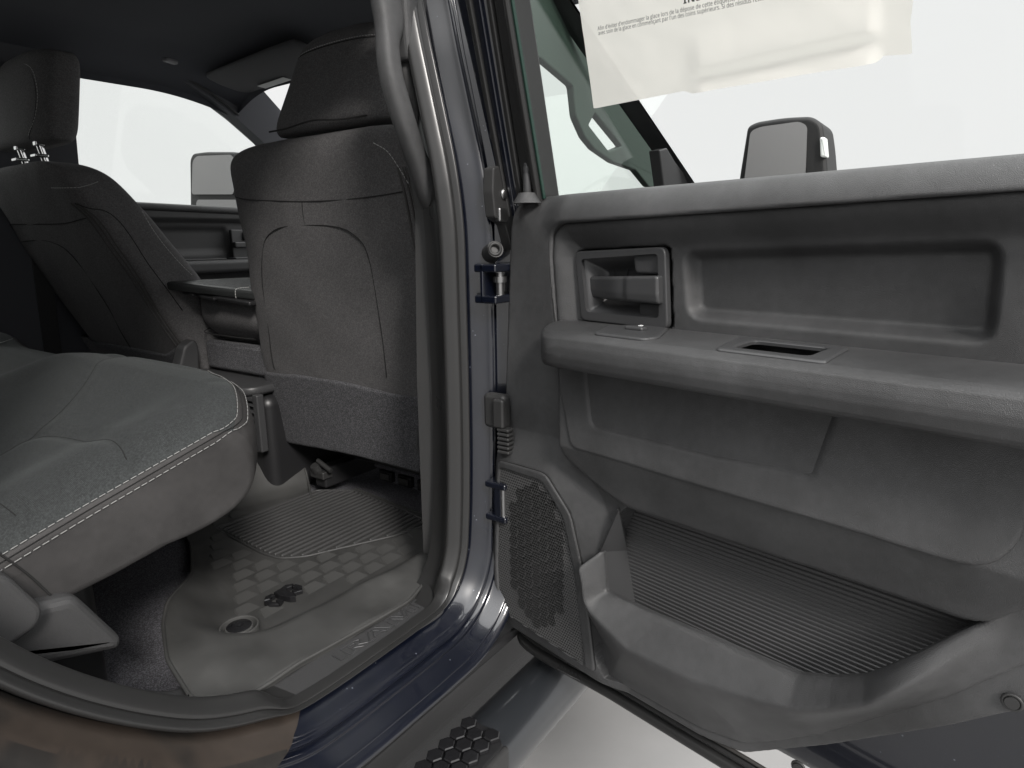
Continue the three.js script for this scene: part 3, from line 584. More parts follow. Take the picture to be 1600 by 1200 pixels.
// ---------------------------------------------------------------- sill plate with raised letters, inner pillar trim and grab handle
const font = await new FontLoader().loadAsync('fonts/droid/droid_sans_bold.typeface.json');
{
  const inner = [[.51,.532],[.598,.524],[.693,.492],[.781,.459],[.82,.415],[.83,.367],[.837,.301],[.839,.213],[.846,.147],[.849,.104],[.838,.063]];
  const poly = fillet([...inner.map(p => [p[0] + .03, p[1] + .004]), [.80, .02], [.74, .02], [.755, .10], [.765, .25], [.755, .36], [.70, .45], [.60, .50], [.50, .505]], .01);
  const sp = mesh('sill_plate', reliefY({ poly, step: .005, depth: .03, round: .006, h: () => .776 }), M.plasticDark, truck, 'black plastic door sill plate with raised lettering');
  const W = (t, len, hgt) => {            // raised outlines of the letters
    const sh = font.generateShapes(t, 1), loops = []; let x0 = 9, x1 = -9, y1 = 0;
    for (const q of sh) for (const l of [q, ...q.holes]) { const p = l.getPoints(5); for (const v of p) { x0 = Math.min(x0, v.x); x1 = Math.max(x1, v.x); y1 = Math.max(y1, v.y); } loops.push(p); }
    const gs = []; for (const l of loops) for (let i = 0; i < l.length; i++) { const f = (v) => [(v.x - x0) / (x1 - x0) * len, v.y / y1 * hgt, .0004], A = f(l[i]), B = f(l[(i + 1) % l.length]); if (Math.hypot(A[0] - B[0], A[1] - B[1]) > 1e-5) gs.push(boxUV(new THREE.TubeGeometry(new THREE.LineCurve3(v3(A), v3(B)), 1, .0011, 6))); }
    return mergeGeometries(gs);
  };
  const put = (g, dy) => { g.rotateX(-Math.PI / 2); g.rotateY(Math.PI / 2); g.translate(.846, .7762 + dy, .266); return g; };
  mesh('raised_letters', put(W('RAM', .135, .021), 0), M.smooth, sp);
  mesh('raised_mark', [put((() => { const g = extrude([[-.016, .020], [-.012, .020], [-.012, .004], [-.004, .004], [-.004, 0], [-.016, 0]], .0018, 0); return g; })(), 0), put(extrude([[.141, 0], [.145, 0], [.145, .020], [.156, .020], [.156, .024], [.141, .024]], .0018, 0), 0)], M.smooth, sp);
  // inner pillar trim
  const tpm = mesh('pillar_trim', (() => { const g = reliefX({ poly: fillet([[.03, 1.86], [.024, 1.68], [.05, 1.58], [.021, 1.473], [.005, 1.394], [.019, 1.11], [.023, .80], [-.12, .78], [-.12, 1.86]], .008), step: .004, depth: .03, round: .008, h: (z, y) => .80 }); return g; })(), M.trim, truck, 'black plastic trim on the inner door pillar');
  // grab handle: a bent loop with broad feet
  const hx = .80, HP = [[.054,1.694],[.075,1.64],[.089,1.6],[.091,1.563],[.082,1.527],[.067,1.489],[.046,1.452],[.015,1.422],[-.016,1.403]];
  const rings = []; const hc = curve(HP.map(p => [hx, p[1], p[0]]));
  for (let k = 0; k <= 60; k++) {
    const t = k / 60, p = hc.getPointAt(t), tg = hc.getTangentAt(t), ax = new THREE.Vector3(1, 0, 0), nn = new THREE.Vector3().crossVectors(tg, ax).normalize();
    const foot = Math.max(sst(.30, .0, t), sst(.74, 1, t)), a = .0155 + .024 * foot, b = .015 + .004 * foot, lift = .022 * Math.sin(t * Math.PI);
    rings.push(superRing(a, b, 2.6, 24, (u, v) => [p.x + v + lift + tumble(p.y) * .3, p.y + nn.y * (u) , p.z + nn.z * (u)]));
  }
  const gh = mesh('grab_handle', loft(rings), M.plastic, tpm, 'curved black grab handle on the door pillar');
  const foot = (pts) => { const g = extrude(fillet(pts, .012), .03, .008, [], 3); g.rotateY(-Math.PI / 2); g.translate(.805, 0, 0); return g; };
  mesh('handle_foot', [foot([[.06,1.702],[.059,1.621],[.056,1.588],[.032,1.596],[.003,1.58],[-.042,1.661],[-.017,1.724]]), foot([[.027,1.469],[.001,1.484],[-.029,1.474],[-.043,1.398],[-.018,1.399]])], M.plastic, tpm);
  mesh('belt_guide', rbox(.012, .03, .012, .003, .80, 1.375, .0), M.lens, tpm);
}
// ---------------------------------------------------------------- far-side and front outer pieces of the truck
{
  // front passenger door seen through the rear door glass
  const fs = mesh('front_door', rbox(.05, .70, 1.02, .02, .925, 1.05, -.575), M.paint, truck);
  const a = [.795, 1.79, -.36], b = [.90, 1.455, -.83];
  mesh('window_frame', loft([0, .25, .5, .75, 1].map(t => { const w = lerp(.020, .017, t); return [[-.02, -w], [.02, -w], [.02, w], [-.02, w]].map(([o, k]) => [lerp(a[0], b[0], t) + o, lerp(a[1], b[1], t) + k * .8 , lerp(a[2], b[2], t) + k * 1.1]); })), M.smoothDark, fs);
  const sail = extrude([[-.631,1.527],[-.674,1.536],[-.722,1.513],[-.849,1.465],[-.667,1.447]], .02, .003); sail.rotateY(-Math.PI / 2); sail.translate(.90, 0, 0); mesh('mirror_sail', sail, M.smoothDark, fs);
  // inside pillar with its grab handle, seen through both panes
  const hole = fillet([[-.546,1.606],[-.681,1.551],[-.616,1.533],[-.518,1.577]], .004);
  const tp = extrude(fillet([[-.123,1.793],[-.132,1.629],[-.256,1.654],[-.324,1.673],[-.451,1.644],[-.465,1.587],[-.504,1.551],[-.548,1.531],[-.642,1.511],[-.762,1.503],[-.846,1.468],[-1.111,1.468],[-1.045,1.517],[-.738,1.656],[-.386,1.809],[-.341,1.861]], .008), .012, .003, [hole]);
  tp.rotateY(-Math.PI / 2); tp.translate(.785, 0, 0);
  mesh('right_pillar_trim', tp, M.pillar, truck, 'dark pillar trim with a grab handle, seen through the door glass');
  const fg = extrude([[-.80, 1.41], [-.06, 1.41], [-.06, 1.78], [-.36, 1.78], [-.80, 1.47]], .002, 0); fg.rotateY(-Math.PI / 2); fg.applyMatrix4(new THREE.Matrix4().makeShear(0, 0, -.24, 0, 0, 0)); fg.translate(.885 + .24 * 1.4, 0, 0);
  mesh('window_glass', fg, M.glassDark, fs);
  // mirrors
  const mir = (pts, z, lensPts, glassPts, nm, lab, low, tiltY = 0) => {
    const g = extrude(fillet(pts, .03, 7), .12, .010, [], 5); g.translate(0, 0, z - .13);
    const m = mesh('side_mirror', g, M.mirrorShell, truck, lab);
    for (const q of glassPts) { const s = extrude(fillet(q, .018, 6), .004, 0); s.computeBoundingBox(); const bc = s.boundingBox.getCenter(new THREE.Vector3()); s.translate(-bc.x, -bc.y, 0); s.rotateX(-.07); s.rotateY(tiltY); s.translate(bc.x, bc.y, z + .004 + Math.abs(tiltY) * .055); mesh('mirror_glass', s, M.mirror, m); }
    if (lensPts) { const s = extrude(fillet(lensPts, .005), .02, .004); s.translate(0, 0, z - .015); mesh('signal_lens', s, M.lens, m); }
    mesh('mirror_arm', rbox(.16, .07, .06, .02, low, 1.40, z - .06), M.smoothDark, m);
    return m;
  };
  mir([...[[1.013,1.466],[1.026,1.591],[1.047,1.599],[1.107,1.602],[1.165,1.598],[1.188,1.581],[1.198,1.536],[1.211,1.454]], [1.20, 1.36], [1.01, 1.36]], -.85, [[1.187,1.551],[1.199,1.55],[1.206,1.507],[1.192,1.508]], [[...[[1.033,1.479],[1.038,1.577],[1.059,1.585],[1.142,1.589],[1.159,1.578],[1.164,1.478]], [1.155, 1.38], [1.03, 1.38]]], '', 'black passenger side mirror with a clear signal lens on its edge', 1.0, .10);
  mir([[-1.33,1.453],[-1.282,1.689],[-1.257,1.713],[-1.159,1.712],[-.978,1.697],[-.852,1.68],[-.85,1.439]], -.80, null, [[[-1.274,1.547],[-1.254,1.682],[-1.22,1.7],[-.971,1.685],[-.941,1.658],[-.964,1.532]], [[-1.253,1.525],[-.941,1.511],[-.952,1.452],[-1.267,1.462]]], '', 'tall black driver side mirror with two panes of glass', -.9);
}
{ // step bar with a hexagon tread pad
  const bar = mesh('step_bar', tube([[.97, .575, -1.6], [.97, .575, -.8], [.97, .575, .2], [.97, .575, 1.2]], .052, 60, 32), M.tube, truck, 'black tubular side step under the door opening');
  const pad = mesh('tread_pad', extrude(fillet([[.946, -.128], [.995, -.128], [1.02, -.145], [1.025, -.36], [.94, -.36]], .008), .012, .003, [], 2).rotateX(-Math.PI / 2).translate(0, .612, 0), M.smoothDark, bar, 'black tread pad with raised hexagons on the step bar');
  const R = .0145, hexg = (() => { const p = []; for (let k = 0; k < 6; k++) p.push([R * .9 * Math.cos(k * Math.PI / 3), R * .9 * Math.sin(k * Math.PI / 3)]); const g = extrude(p, .005, .0015, [], 1); g.rotateX(-Math.PI / 2); return boxUV(g); })();
  hexg.userData.keepUV = true;
  const sp = sdf([[.940, .126], [1.01, .126], [1.022, .15], [1.024, .35], [.936, .35]]);
  for (let i = -8; i < 9; i++) for (let j = -8; j < 14; j++) { const x = .955 + i * 1.5 * R, z = .22 + (j + (i & 1 ? .5 : 0)) * R * 1.732; if (sp(x, z) > R * .55) { const h = mesh('tread_hexagon', hexg, M.gloss, bar); h.position.set(x, .6285, z); } }
  mesh('pad_side', rbox(.012, .05, .22, .006, 1.022, .60, .25), M.castGrey, bar);
  mesh('step_bracket', [rbox(.2, .04, .05, .01, .87, .60, -.4), rbox(.2, .04, .05, .01, .87, .60, .5)], M.smoothDark, bar);
}
{ // hinge side hardware between the pillar and the open door
  const hb = mesh('door_hinge', [rbox(.04, .012, .045, .003, .920, 1.300, .012), rbox(.04, .012, .045, .003, .920, 1.255, .012), rbox(.006, .056, .045, .002, .914, 1.278, .012)], M.paint, truck, 'navy painted door hinge bracket');
  mesh('hinge_pin', [new THREE.CylinderGeometry(.006, .006, .05, 12).translate(.93, 1.278, .01), new THREE.CylinderGeometry(.010, .010, .008, 8).translate(.93, 1.283, .01)], M.steel, hb);
  const bolt = mesh('rubber_bumper', [new THREE.CylinderGeometry(.012, .014, .024, 20).translate(0, -.006, 0).rotateZ(-Math.PI / 2 + .3).rotateY(-.6), new THREE.TorusGeometry(.008, .0025, 8, 20).rotateY(Math.PI / 2 - .8).translate(.006, .002, .006)], M.castGrey, truck, 'round grey rubber bumper on the pillar'); bolt.position.set(.922, 1.325, .012);
  mesh('wiring_boot', [rbox(.042, .055, .02, .008, .9215, 1.083, .012), rbox(.02, .045, .012, .004, .935, 1.083, .024), ...[0, 1, 2, 3, 4, 5].map(k => rbox(.022, .005, .016, .002, .942, 1.058 - k * .007, .02))], M.castGrey, truck, 'grey rubber wiring boot between pillar and door');
  const lw = mesh('door_hinge', [rbox(.02, .062, .02, .006, .928, .936, .015), rbox(.04, .01, .035, .003, .925, .965, .01), rbox(.04, .01, .035, .003, .925, .91, .01)], M.paint, truck, 'lower navy painted door hinge');
  mesh('hinge_pin', new THREE.CylinderGeometry(.005, .005, .06, 12).translate(.936, .937, .02), M.steel, lw);
  const lp = mesh('pillar_bracket', (() => { const g = extrude(fillet([[.023,1.439],[.003,1.444],[-.015,1.43],[-.024,1.408],[-.03,1.367],[-.021,1.323],[-.004,1.362],[.021,1.371],[.026,1.406]], .004), .014, .002, []); g.rotateY(-Math.PI / 2); g.translate(.93, 0, 0); return g; })(), M.castGrey, truck, 'dark grey metal bracket at the top of the door hinge side');
  mesh('bracket_rivet', [new THREE.SphereGeometry(.008, 14, 10).scale(.5, 1, 1).translate(.933, 1.404, .0), rbox(.01, .02, .02, .003, .93, 1.375, .004)], M.steel, lp);
}

// ---------------------------------------------------------------- open rear door: local x runs from hinge to latch, y is height, z faces the cabin
const DOORANG = (78.7 - 90) * Math.PI / 180;
const shellG = relief({ poly: fillet([[-.004, .676], [.0, 1.385], [.81, 1.40], [.81, .86], [.62, .676]], .02), step: .01, depth: .07, round: .01, h: () => -.082 });
const door = mesh('rear_door', shellG, M.paint, truck, 'open rear passenger door with a black inner panel');
door.position.set(.94, 0, 0); door.rotation.y = DOORANG;
const dp = (name, g, m, label) => mesh(name, g, m, door, label);
{
  // window frame and glass lean inwards
  const lean = new THREE.Matrix4().makeTranslation(0, 1.4, 0).multiply(new THREE.Matrix4().makeRotationX(Math.atan(.33)));
  const tilt = (g) => { const k = g.userData.keepUV; g.applyMatrix4(lean); g.userData.keepUV = k; return g; };
  const TOP = .44, bar = (u0, u1, s, w0, w1, bev = .004) => { // u at the belt and at s=.25
    const at = (q, y) => q[0] + (q[1] - q[0]) * y / .25; const g = extrude([[at(u0, -.03), -.03], [at(u1, -.03), -.03], [at(u1, TOP), TOP], [at(u0, TOP), TOP]], w1 - w0, bev, [], 3); g.translate(0, 0, w0); return tilt(g); };
  dp('window_frame', [bar([-.022, -.016], [.012, .038], 0, -.07, -.012, .006), bar([-.004, .022], [.004, .030], 0, -.014, -.006, .002), tilt(rbox(.85, .06, .05, .01, .38, TOP + .02, -.03)), tilt(rbox(.05, TOP, .05, .01, .79, TOP / 2, -.03))], M.paint, 'navy painted window frame of the rear door');
  dp('window_seal', [bar([-.016, .006], [-.006, .016], 0, -.02, -.004, .003), bar([.010, .038], [.020, .047], 0, -.03, -.009, .003), bar([.021, .048], [.045, .068], 0, -.045, -.014, .005), bar([.045, .068], [.055, .076], 0, -.045, -.008, .004), tilt(rbox(.8, .02, .012, .004, .42, TOP - .02, -.012))], M.seal, 'black rubber glass channel of the rear door window');
  const gl = new THREE.PlaneGeometry(.74, TOP + .03); gl.translate(.42, TOP / 2, -.014); dp('window_glass', tilt(gl), M.glass);
  dp('glass_edge', [tilt(rbox(.0035, TOP + .02, .005, .001, 0, 0, 0).applyMatrix4(new THREE.Matrix4().makeShear(0, 0, .08, 0, 0, 0)).translate(.0565 + .018, TOP / 2, -.0135))], M.glassEdge);
}
const G = fillet([...[[.092,1.219],[.083,1.314],[.085,1.346]], ...[[.101,1.36],[.595,1.372]], [.755, 1.358], [.755, 1.185], [.095, 1.185]].map((p, i) => i === 2 || i === 3 ? [...p, .02] : i === 5 ? [...p, .03] : p), .004);
const sG = sdf(G);
const SPK = fillet([...[[-.011,1.006],[.092,1.01],[.141,.961],[.165,.882],[.189,.735],[.172,.734]]].concat([[.002,.746],[-.022,.753],[-.023,.822]]), .012);
const sS = sdf(SPK);
const LOW = [...[[.103,1.179],[.13,1.046]], ...[[.174,1.018],[.204,1.002],[.228,.993],[.371,.995],[.516,.998],[.601,.998],[.618,1.004],[.63,1.017],[.643,1.034]], [.665, 1.055], [.74, 1.14], [.745, 1.19], [.10, 1.19]];
const LOWp = fillet(LOW.map((p, i) => i === 9 ? [...p, .03] : p), .015);
const sL = sdf(LOWp);
// map pocket: opening edge and outer foot
const lipIn = [[.203,.932],[.21,.873],[.266,.872],[.376,.877],[.468,.882],[.502,.896],[.532,.914],[.567,.951],[.616,1.004]];
const lipFront = [[.204,.926],[.21,.857],[.359,.864],[.485,.87],[.52,.888],[.552,.908],[.595,.943],[.635,.995]];
const foot = [[.156,.876],[.164,.808],[.198,.723],[.349,.726],[.404,.739],[.433,.759],[.488,.803],[.546,.861],[.596,.911],[.647,.973]];
const footX = [...foot, [.75, 1.06]];
const POCK = fillet([...lipIn, [.622, 1.05], [.63, 1.12], [.76, 1.16], ...footX.slice().reverse()], .006);
const sP = sdf(POCK);
{
  const top = [...[[.005,1.38],[.012,1.392],[.023,1.396]]], PANEL = fillet([...top, [.06, 1.398, .004], [.80, 1.404], [.80, 1.02], ...[[.675,.952],[.651,.929],[.599,.88],[.494,.792],[.403,.723],[.348,.712],[.196,.711],[.162,.712],[-.006,.713],[-.034,.732],[-.035,.813],[-.021,1.005]], ], .008);
  const belt = (u) => 1.398 + .006 * u / .7;
  dp('door_panel', relief({ poly: PANEL, holes: [G], step: .0025, depth: .04, round: .003, h: (u, v) => {
    let z = 0;
    { const q = clamp((v - 1.335) / .068); z += .010 * sst(0, .45, q) * sst(.06, .11, u) - .028 * q ** 3.2; }                        // belt roll
    z += .006 * Math.exp(-(((u - .03) / .014) ** 2)) * sst(1.345, 1.39, v);                // boss under the lock knob
    // wedge that carries the loudspeaker: panel swells towards the bottom left
    z += .020 * clamp(1 + Math.min(0, sS(u, v)) / .05) * sst(1.12, 1.03, v);
    const l = sL(u, v); if (l > .004) z -= .05 * sst(.004, .008, l);
    const s = sS(u, v); if (s > .002) z -= .03 * sst(.002, .005, s);
    const p = sP(u, v); if (p > -.002 && dFoot(u, v) > .005 && v < 1.06) z = Math.min(z, -.075 * sst(.005, .009, dFoot(u, v)));
    // open pocket
    if (v < 1.03 && u > .17 && p < 0 && l < .004 && inPocket(u, v)) z = -.06;
    return z;
  } }), M.plastic, 'black grained main panel of the rear door');
}
function dFoot(u, v) { dFoot.d ??= pdist(footX); return dFoot.d(u, v); }
function inPocket(u, v) { inPocket.s ??= sdf([...lipIn, [.64, 1.04], ...[[.25,1],[.216,.982],[.189,.921]]]); return inPocket.s(u, v) > -.002; }
{ // upper insert with its long recess
  const R0 = fillet([[.272,1.325],[.585,1.335],[.588,1.243],[.283,1.243]], .02, 8), sR = sdf(R0);
  const HB = sdf(fillet([[.114,1.324],[.256,1.33],[.264,1.23],[.126,1.231]], .006));
  dp('upper_insert', relief({ poly: G, step: .0025, depth: .03, round: .002, h: (u, v, d) => {
    let z = -.004 - .022 * sst(.002, .040, d);
    const r = sR(u, v); z -= .018 * sst(-.001, .013, r);
    const b = HB(u, v); if (b > 0) z -= .03 * sst(0, .003, b);
    return z;
  } }), M.plastic, 'upper door insert with a long shallow recess');
  const sm = []; for (const p of [[.09,1.222],[.08,1.314],[.082,1.346],[.099,1.362],[.371,1.368],[.595,1.373]]) sm.push([p[0], p[1], -.0012]);
  dp('insert_gap', tube(sm, .0014, 80, 6), M.seam);
}
{ // inner door handle
  const bz = [[.114,1.323],[.256,1.329],[.264,1.23],[.126,1.231]], w = -.020;
  const inner = [[.123,1.315],[.248,1.323],[.253,1.241],[.133,1.241]];
  const b = dp('handle_bezel', (() => { const g = extrude(fillet(bz, .010, 6), .006, .002, [fillet(inner, .008, 5)], 3); g.translate(0, 0, w - .002); return g; })(), M.smooth, 'black bezel around the inner door handle');
  const cup = relief({ poly: fillet(inner.map(p => [(p[0] - bz[0][0]) * 1.03 - .001 + bz[0][0], p[1]]), .006), step: .002, depth: .004, h: (u, v, d) => w - .002 - .026 * sst(0, .022, d) });
  dp('handle_cup', cup, M.smooth);
  const q = [[.171,1.295],[.186,1.307]]; dp('screw_cover', new THREE.TorusGeometry(.0105, .0007, 6, 28).translate([[.164,1.295]][0][0] + .004, [[.164,1.295]][0][1], w - .0265), M.smoothDark);
  const cap = (pts, t, n) => { const g = extrude(fillet(pts, .007, 5), t, .005, [], 4); g.translate(0, 0, w - .022); dp(n, g, M.smooth); };
  cap([[.204,1.321],[.251,1.323],[.252,1.295],[.209,1.295]], .018, 'handle_housing');
  cap([[.212,1.26],[.254,1.261],[.256,1.242],[.215,1.24]], .014, 'handle_housing');
  // lever: grip bends outward at the crease
  const L = [[.126,1.289],[.208,1.293],[.254,1.295],[.256,1.261],[.209,1.262],[.132,1.261]], lev = [];
  const lg = relief({ poly: fillet([L[0], L[1], L[2], L[3], L[4], L[5]], .003), step: .0018, depth: .012, round: .003, h: (u, v) => { const t = (u - L[0][0]) / (L[2][0] - L[0][0]); const vm = lerp(L[0][1], L[5][1], .5), q = (v - vm) / .02; return -.026 + .020 * sst(.0, .55, t) + .003 * sst(.58, .66, t) - .004 * (q > -.15 ? 0 : (-.15 - q)); } });
  dp('door_lever', lg, M.smooth, 'black inner door opening lever');
}
// ---------------------------------------------------------------- armrest with pull cup and window switch
{
  const sect = (s, du = 0) => { const p = [[1.230, -.05], [1.2298, -.02], [1.2290, .03], [1.2278, .062], [1.2245, .076], [1.217, .0835], [1.203, .0855], [1.191, .083], [1.183, .075], [1.177, .05], [1.171, 0], [1.168, -.05]]; const c = new THREE.SplineCurve(p.map(q => new THREE.Vector2(...q))).getPoints(44); return c.map(q => { const v = lerp(1.198, q.x, s[1]), w = -.05 + (q.y + .05) * s[0]; return [v, w]; }); };
  const rings = []; const U = [[.083, .60, .6], [.0835, .76, .75], [.085, .87, .87], [.088, .94, .94], [.093, .975, .975], [.100, .992, .992], [.112, 1, 1], [.75, 1, 1]];
  for (const [u, a, b] of U) rings.push(sect([a, b]).map(([v, w]) => [u + .058 * Math.max(0, (w + .01) / .095) ** 1.4, v, w]));
  let g = toCreasedNormals(loft(rings.map(r => r.slice().reverse())), .7); g = boxUV(g);
  const cup4 = [[.373,1.23],[.464,1.23],[.456,1.22],[.365,1.219]];
  const cx0 = .385, cx1 = .462, cz0 = .006, cz1 = .055;
  const A = new Brush(g, M.plastic); A.updateMatrixWorld();
  const bg = boxUV(rbox(cx1 - cx0, .06, cz1 - cz0, .008, (cx0 + cx1) / 2, 1.229, (cz0 + cz1) / 2)); const B = new Brush(bg, M.plastic); B.updateMatrixWorld();
  const ev = new Evaluator(); ev.useGroups = false; ev.attributes = ['position', 'normal', 'uv'];
  const res = ev.evaluate(A, B, SUBTRACTION); const ag = res.geometry; ag.userData.keepUV = true;
  const arm = dp('armrest', ag.index ? ag.toNonIndexed() : ag, M.plastic, 'padded black door armrest'); arm.geometry.userData.keepUV = true;
  const topY = (w) => w < .03 ? lerp(1.2302, 1.2292, (w + .02) / .05) : w < .062 ? lerp(1.2292, 1.2280, (w - .03) / .032) : lerp(1.2280, 1.2262, (w - .062) / .01);
  // rim that follows the top of the armrest
  const rim = (poly, hole, t) => { const q = relief({ poly: fillet(poly, .006).map(p => [p[0], -p[1]]), holes: hole ? [fillet(hole, .008).map(p => [p[0], -p[1]])] : [], step: .0018, depth: .003, round: .0015, h: (x, y) => topY(-y) + t }); q.rotateX(-Math.PI / 2); return q; };
  dp('pull_cup', [rim([[.362, -.009], [.476, -.006], [.483, .069], [.374, .069]], [[cx0, cz0], [cx1, cz0], [cx1, cz1], [cx0, cz1]], .0025)], M.smooth, 'rectangular door pull cup in the armrest');
  dp('cup_liner', rbox(cx1 - cx0, .003, cz1 - cz0, .001, (cx0 + cx1) / 2, 1.2015, (cz0 + cz1) / 2), M.smoothDark);
  dp('switch_plate', [rim([[.193, .010], [.222, -.014], [.266, -.014], [.294, .05], [.285, .066], [.214, .066]], null, .0028)], M.smooth, 'window switch plate on the armrest');
  const sw = rbox(.026, .006, .012, .0028, .243, 1.2335, .022).rotateX(0).rotateZ(0); dp('window_switch', sw, M.smooth);
  dp('switch_mark', [rbox(.004, .001, .006, .0004, .247, 1.2369, .018), rbox(.005, .001, .004, .0004, .226, 1.2322, .014).rotateY(.0)], M.white);
}
{ // lower bolster and its insert
  const low = (u) => 1.0;
  const hBol = (u, v, d) => { const z = v > 1.064 ? lerp(.004, .034, clamp((1.19 - v) / .126) ** .85) : .034 - (1.064 - v) * .34; return lerp(.002, z, sst(.075, .115, u + .06 * sst(1.06, 1.0, v))); };
  dp('lower_bolster', relief({ poly: LOWp, step: .0025, depth: .05, round: .006, h: hBol }), M.plastic, 'lower door bolster overhanging the map pocket');
  const INS = fillet([...[[.107,1.161]], ...[[.152,1.066],[.263,1.065],[.473,1.064],[.584,1.061],[.604,1.063],[.62,1.071],[.633,1.093],[.634,1.121]], ...[[.629,1.17]], [.640, 1.185], [.112, 1.185]], .012), sF = sdf(fillet([...[[.149,1.184],[.179,1.098],[.461,1.097],[.471,1.103],[.482,1.174]], [.44, 1.26], [.12, 1.26]], .012));
  const hIns = (u, v, d) => hBol(u, v, sL(u, v)) + .003 - .026 * sst(0, .018 + .022 * sst(.35, .44, u), sF(u, v));
  dp('lower_insert', relief({ poly: INS, step: .0025, depth: .008, round: .0025, h: hIns }), M.plastic, 'lower door insert with a finger recess under the armrest');
}
{ // map pocket
  const d1 = pdist([...lipIn, [.622, 1.05], [.70, 1.12]]), d2 = pdist(footX), df = pdist([...lipFront, [.70, 1.06]]);
  const g = relief({ poly: POCK, step: .0025, depth: .006, round: .004, h: (u, v, d) => {
    const a = d1(u, v), b = d2(u, v), f = df(u, v); // profile: rises from the opening edge to the front crease, then slopes back to the panel
    const k = a / (a + b + 1e-6), kf = .30;
    const fade = sst(.74, .58, u) * sst(.90, .80, v - .0) * 1 + (1 - sst(.90, .80, v)) * sst(.74, .58, u);
    const z = k < kf ? lerp(.030, .056, k / kf) : lerp(.056, .004, sst(0, 1.0, (k - kf) / (1 - kf)));
    return lerp(.004, z, sst(.635, .545, u));
  } });
  dp('map_pocket', g, M.plastic, 'front wall of the door map pocket');
  // ribbed back
  const pl = []; const y0 = .80, y1 = 1.05, u0 = .195, u1 = .70, n = 44, pitch = (y1 - y0) / n, idx = [];
  for (let k = 0; k <= n * 4; k++) { const y = y0 + k * pitch / 4, ph = (k % 4) / 4; const w = -.037 + (ph < .6 ? .0016 : 0), ue = y < .9 ? lerp(.45, .565, (y - .8) / .1) : lerp(.565, .70, (y - .9) / .1); for (const u of [u0, Math.min(ue, .70)]) pl.push(u, y, w); }
  for (let k = 0; k < n * 4; k++) { const a = 2 * k; idx.push(a, a + 1, a + 3, a, a + 3, a + 2); }
  let rg = new THREE.BufferGeometry(); rg.setAttribute('position', new THREE.Float32BufferAttribute(pl, 3)); rg.setIndex(idx); rg = toCreasedNormals(rg, .4);
  dp('ribbed_backing', rg, M.ribBack, 'ribbed black back wall of the map pocket');
  const q = (p, w, o = 0) => [p[0] - o, p[1], w], row = (a, wa, b) => [q(a, wa), q(b, -.036), q(b, -.038, .004), q(a, wa - .002, .004)];
  dp('pocket_side', toCreasedNormals(loft([row([[.217,.988]][0], .013, [[.188,.976]][0]), row([[.19,.92]][0], .016, [[.197,.906]][0]), row([[.209,.849]][0], .03, [[.22,.803]][0])]), .4), M.smooth);
}
{ // loudspeaker cover
  const inner = fillet([[-.005,.995],[.086,.997],[.127,.953],[.149,.872],[.171,.736],[.009,.746],[-.012,.76],[-.015,.826]], .008);
  const f = dp('speaker_frame', relief({ poly: SPK, holes: [inner], step: .002, depth: .02, round: .0018, h: () => .0235 }), M.plastic, 'smooth black frame of the door loudspeaker');
  dp('frame_gap', tube(SPK.concat([SPK[0]]).map(p => [p[0], p[1], .0202]), .0011, 160, 5), M.seam);
  const g = relief({ poly: inner, step: .004, depth: .002, h: (u, v) => .0205 });
  const MG = P({ color: C(.075, .075, .075), roughness: .5, map: perfC, bumpMap: perf, bumpScale: .0006 }), MH = P({ color: C(.05, .05, .05), roughness: .5, map: perfD, bumpMap: perf, bumpScale: .0008 });
  dp('speaker_grille', g, MG, 'perforated black loudspeaker grille');
  const Rr = .0107, [c0] = [[.071,.871]], si = sdf(inner);
  const hex = (() => { const p = []; for (let k = 0; k < 6; k++) p.push([Rr * .90 * Math.cos(k * Math.PI / 3), Rr * .90 * Math.sin(k * Math.PI / 3)]); return boxUV(extrude(p, .0008, 0)); })(); hex.userData.keepUV = true;
  for (let i = -5; i <= 5; i++) for (let j = -7; j <= 7; j++) {
    const u = i * 1.5 * Rr, v = (j + (i & 1 ? .5 : 0)) * Rr * 1.732; if ((u / .063) ** 2 + (v / .113) ** 2 > 1 || si(c0[0] + u, c0[1] + v) < .008) continue;
    const m = dp('grille_cell', hex, MH); m.position.set(c0[0] + u, c0[1] + v, .0205);
  }
}
{ // small fittings
  const k = [[.041,1.401]]; const kn = new THREE.LatheGeometry([[0, 0], [.0058, 0], [.0055, .03], [.0045, .032], [.0056, .034], [.0056, .039], [.0045, .041], [.0052, .043], [.004, .047], [0, .0475]].map(q => new THREE.Vector2(...q)), 18); kn.translate(.0485 - .01, 1.398, .0); dp('lock_knob', kn, M.smooth, 'slim black lock knob on the door sill');
  dp('knob_base', new THREE.CylinderGeometry(.012, .020, .014, 20).translate(.0385, 1.396, .0), M.plastic);
  const screw = (p, w, r = .009) => dp('panel_screw', [new THREE.CylinderGeometry(r, r * 1.1, .005, 18).rotateX(Math.PI / 2).translate(p[0], p[1], w), new THREE.TorusGeometry(r * 1.3, r * .28, 8, 22).translate(p[0], p[1], w)], M.castGrey);
  screw([[.643,.933]][0], .002, .0055); screw([[.229,.71]][0], -.008, .0028); screw([[.461,.729]][0], -.02, .0055);
  // bottom weatherstrip and hem of the door
  const line = (v, w, u0 = -.012, u1 = .60) => [[u0 - .004, v + .010, w - .012], [u0 + .004, v + .002, w], [.2, v, w], [.4, v, w], [u1, v, w], [.68, v + .045, w], [.76, v + .14, w]];
  dp('door_bottom_seal', [tube(line(.671, -.025), .0085, 120, 12), tube(line(.688, -.026), .005, 120, 8)], M.seal, 'black rubber seal along the lower edge of the door');
  dp('door_hem', tube(line(.699, -.022, .03), .0025, 120, 6), M.rubber);
}
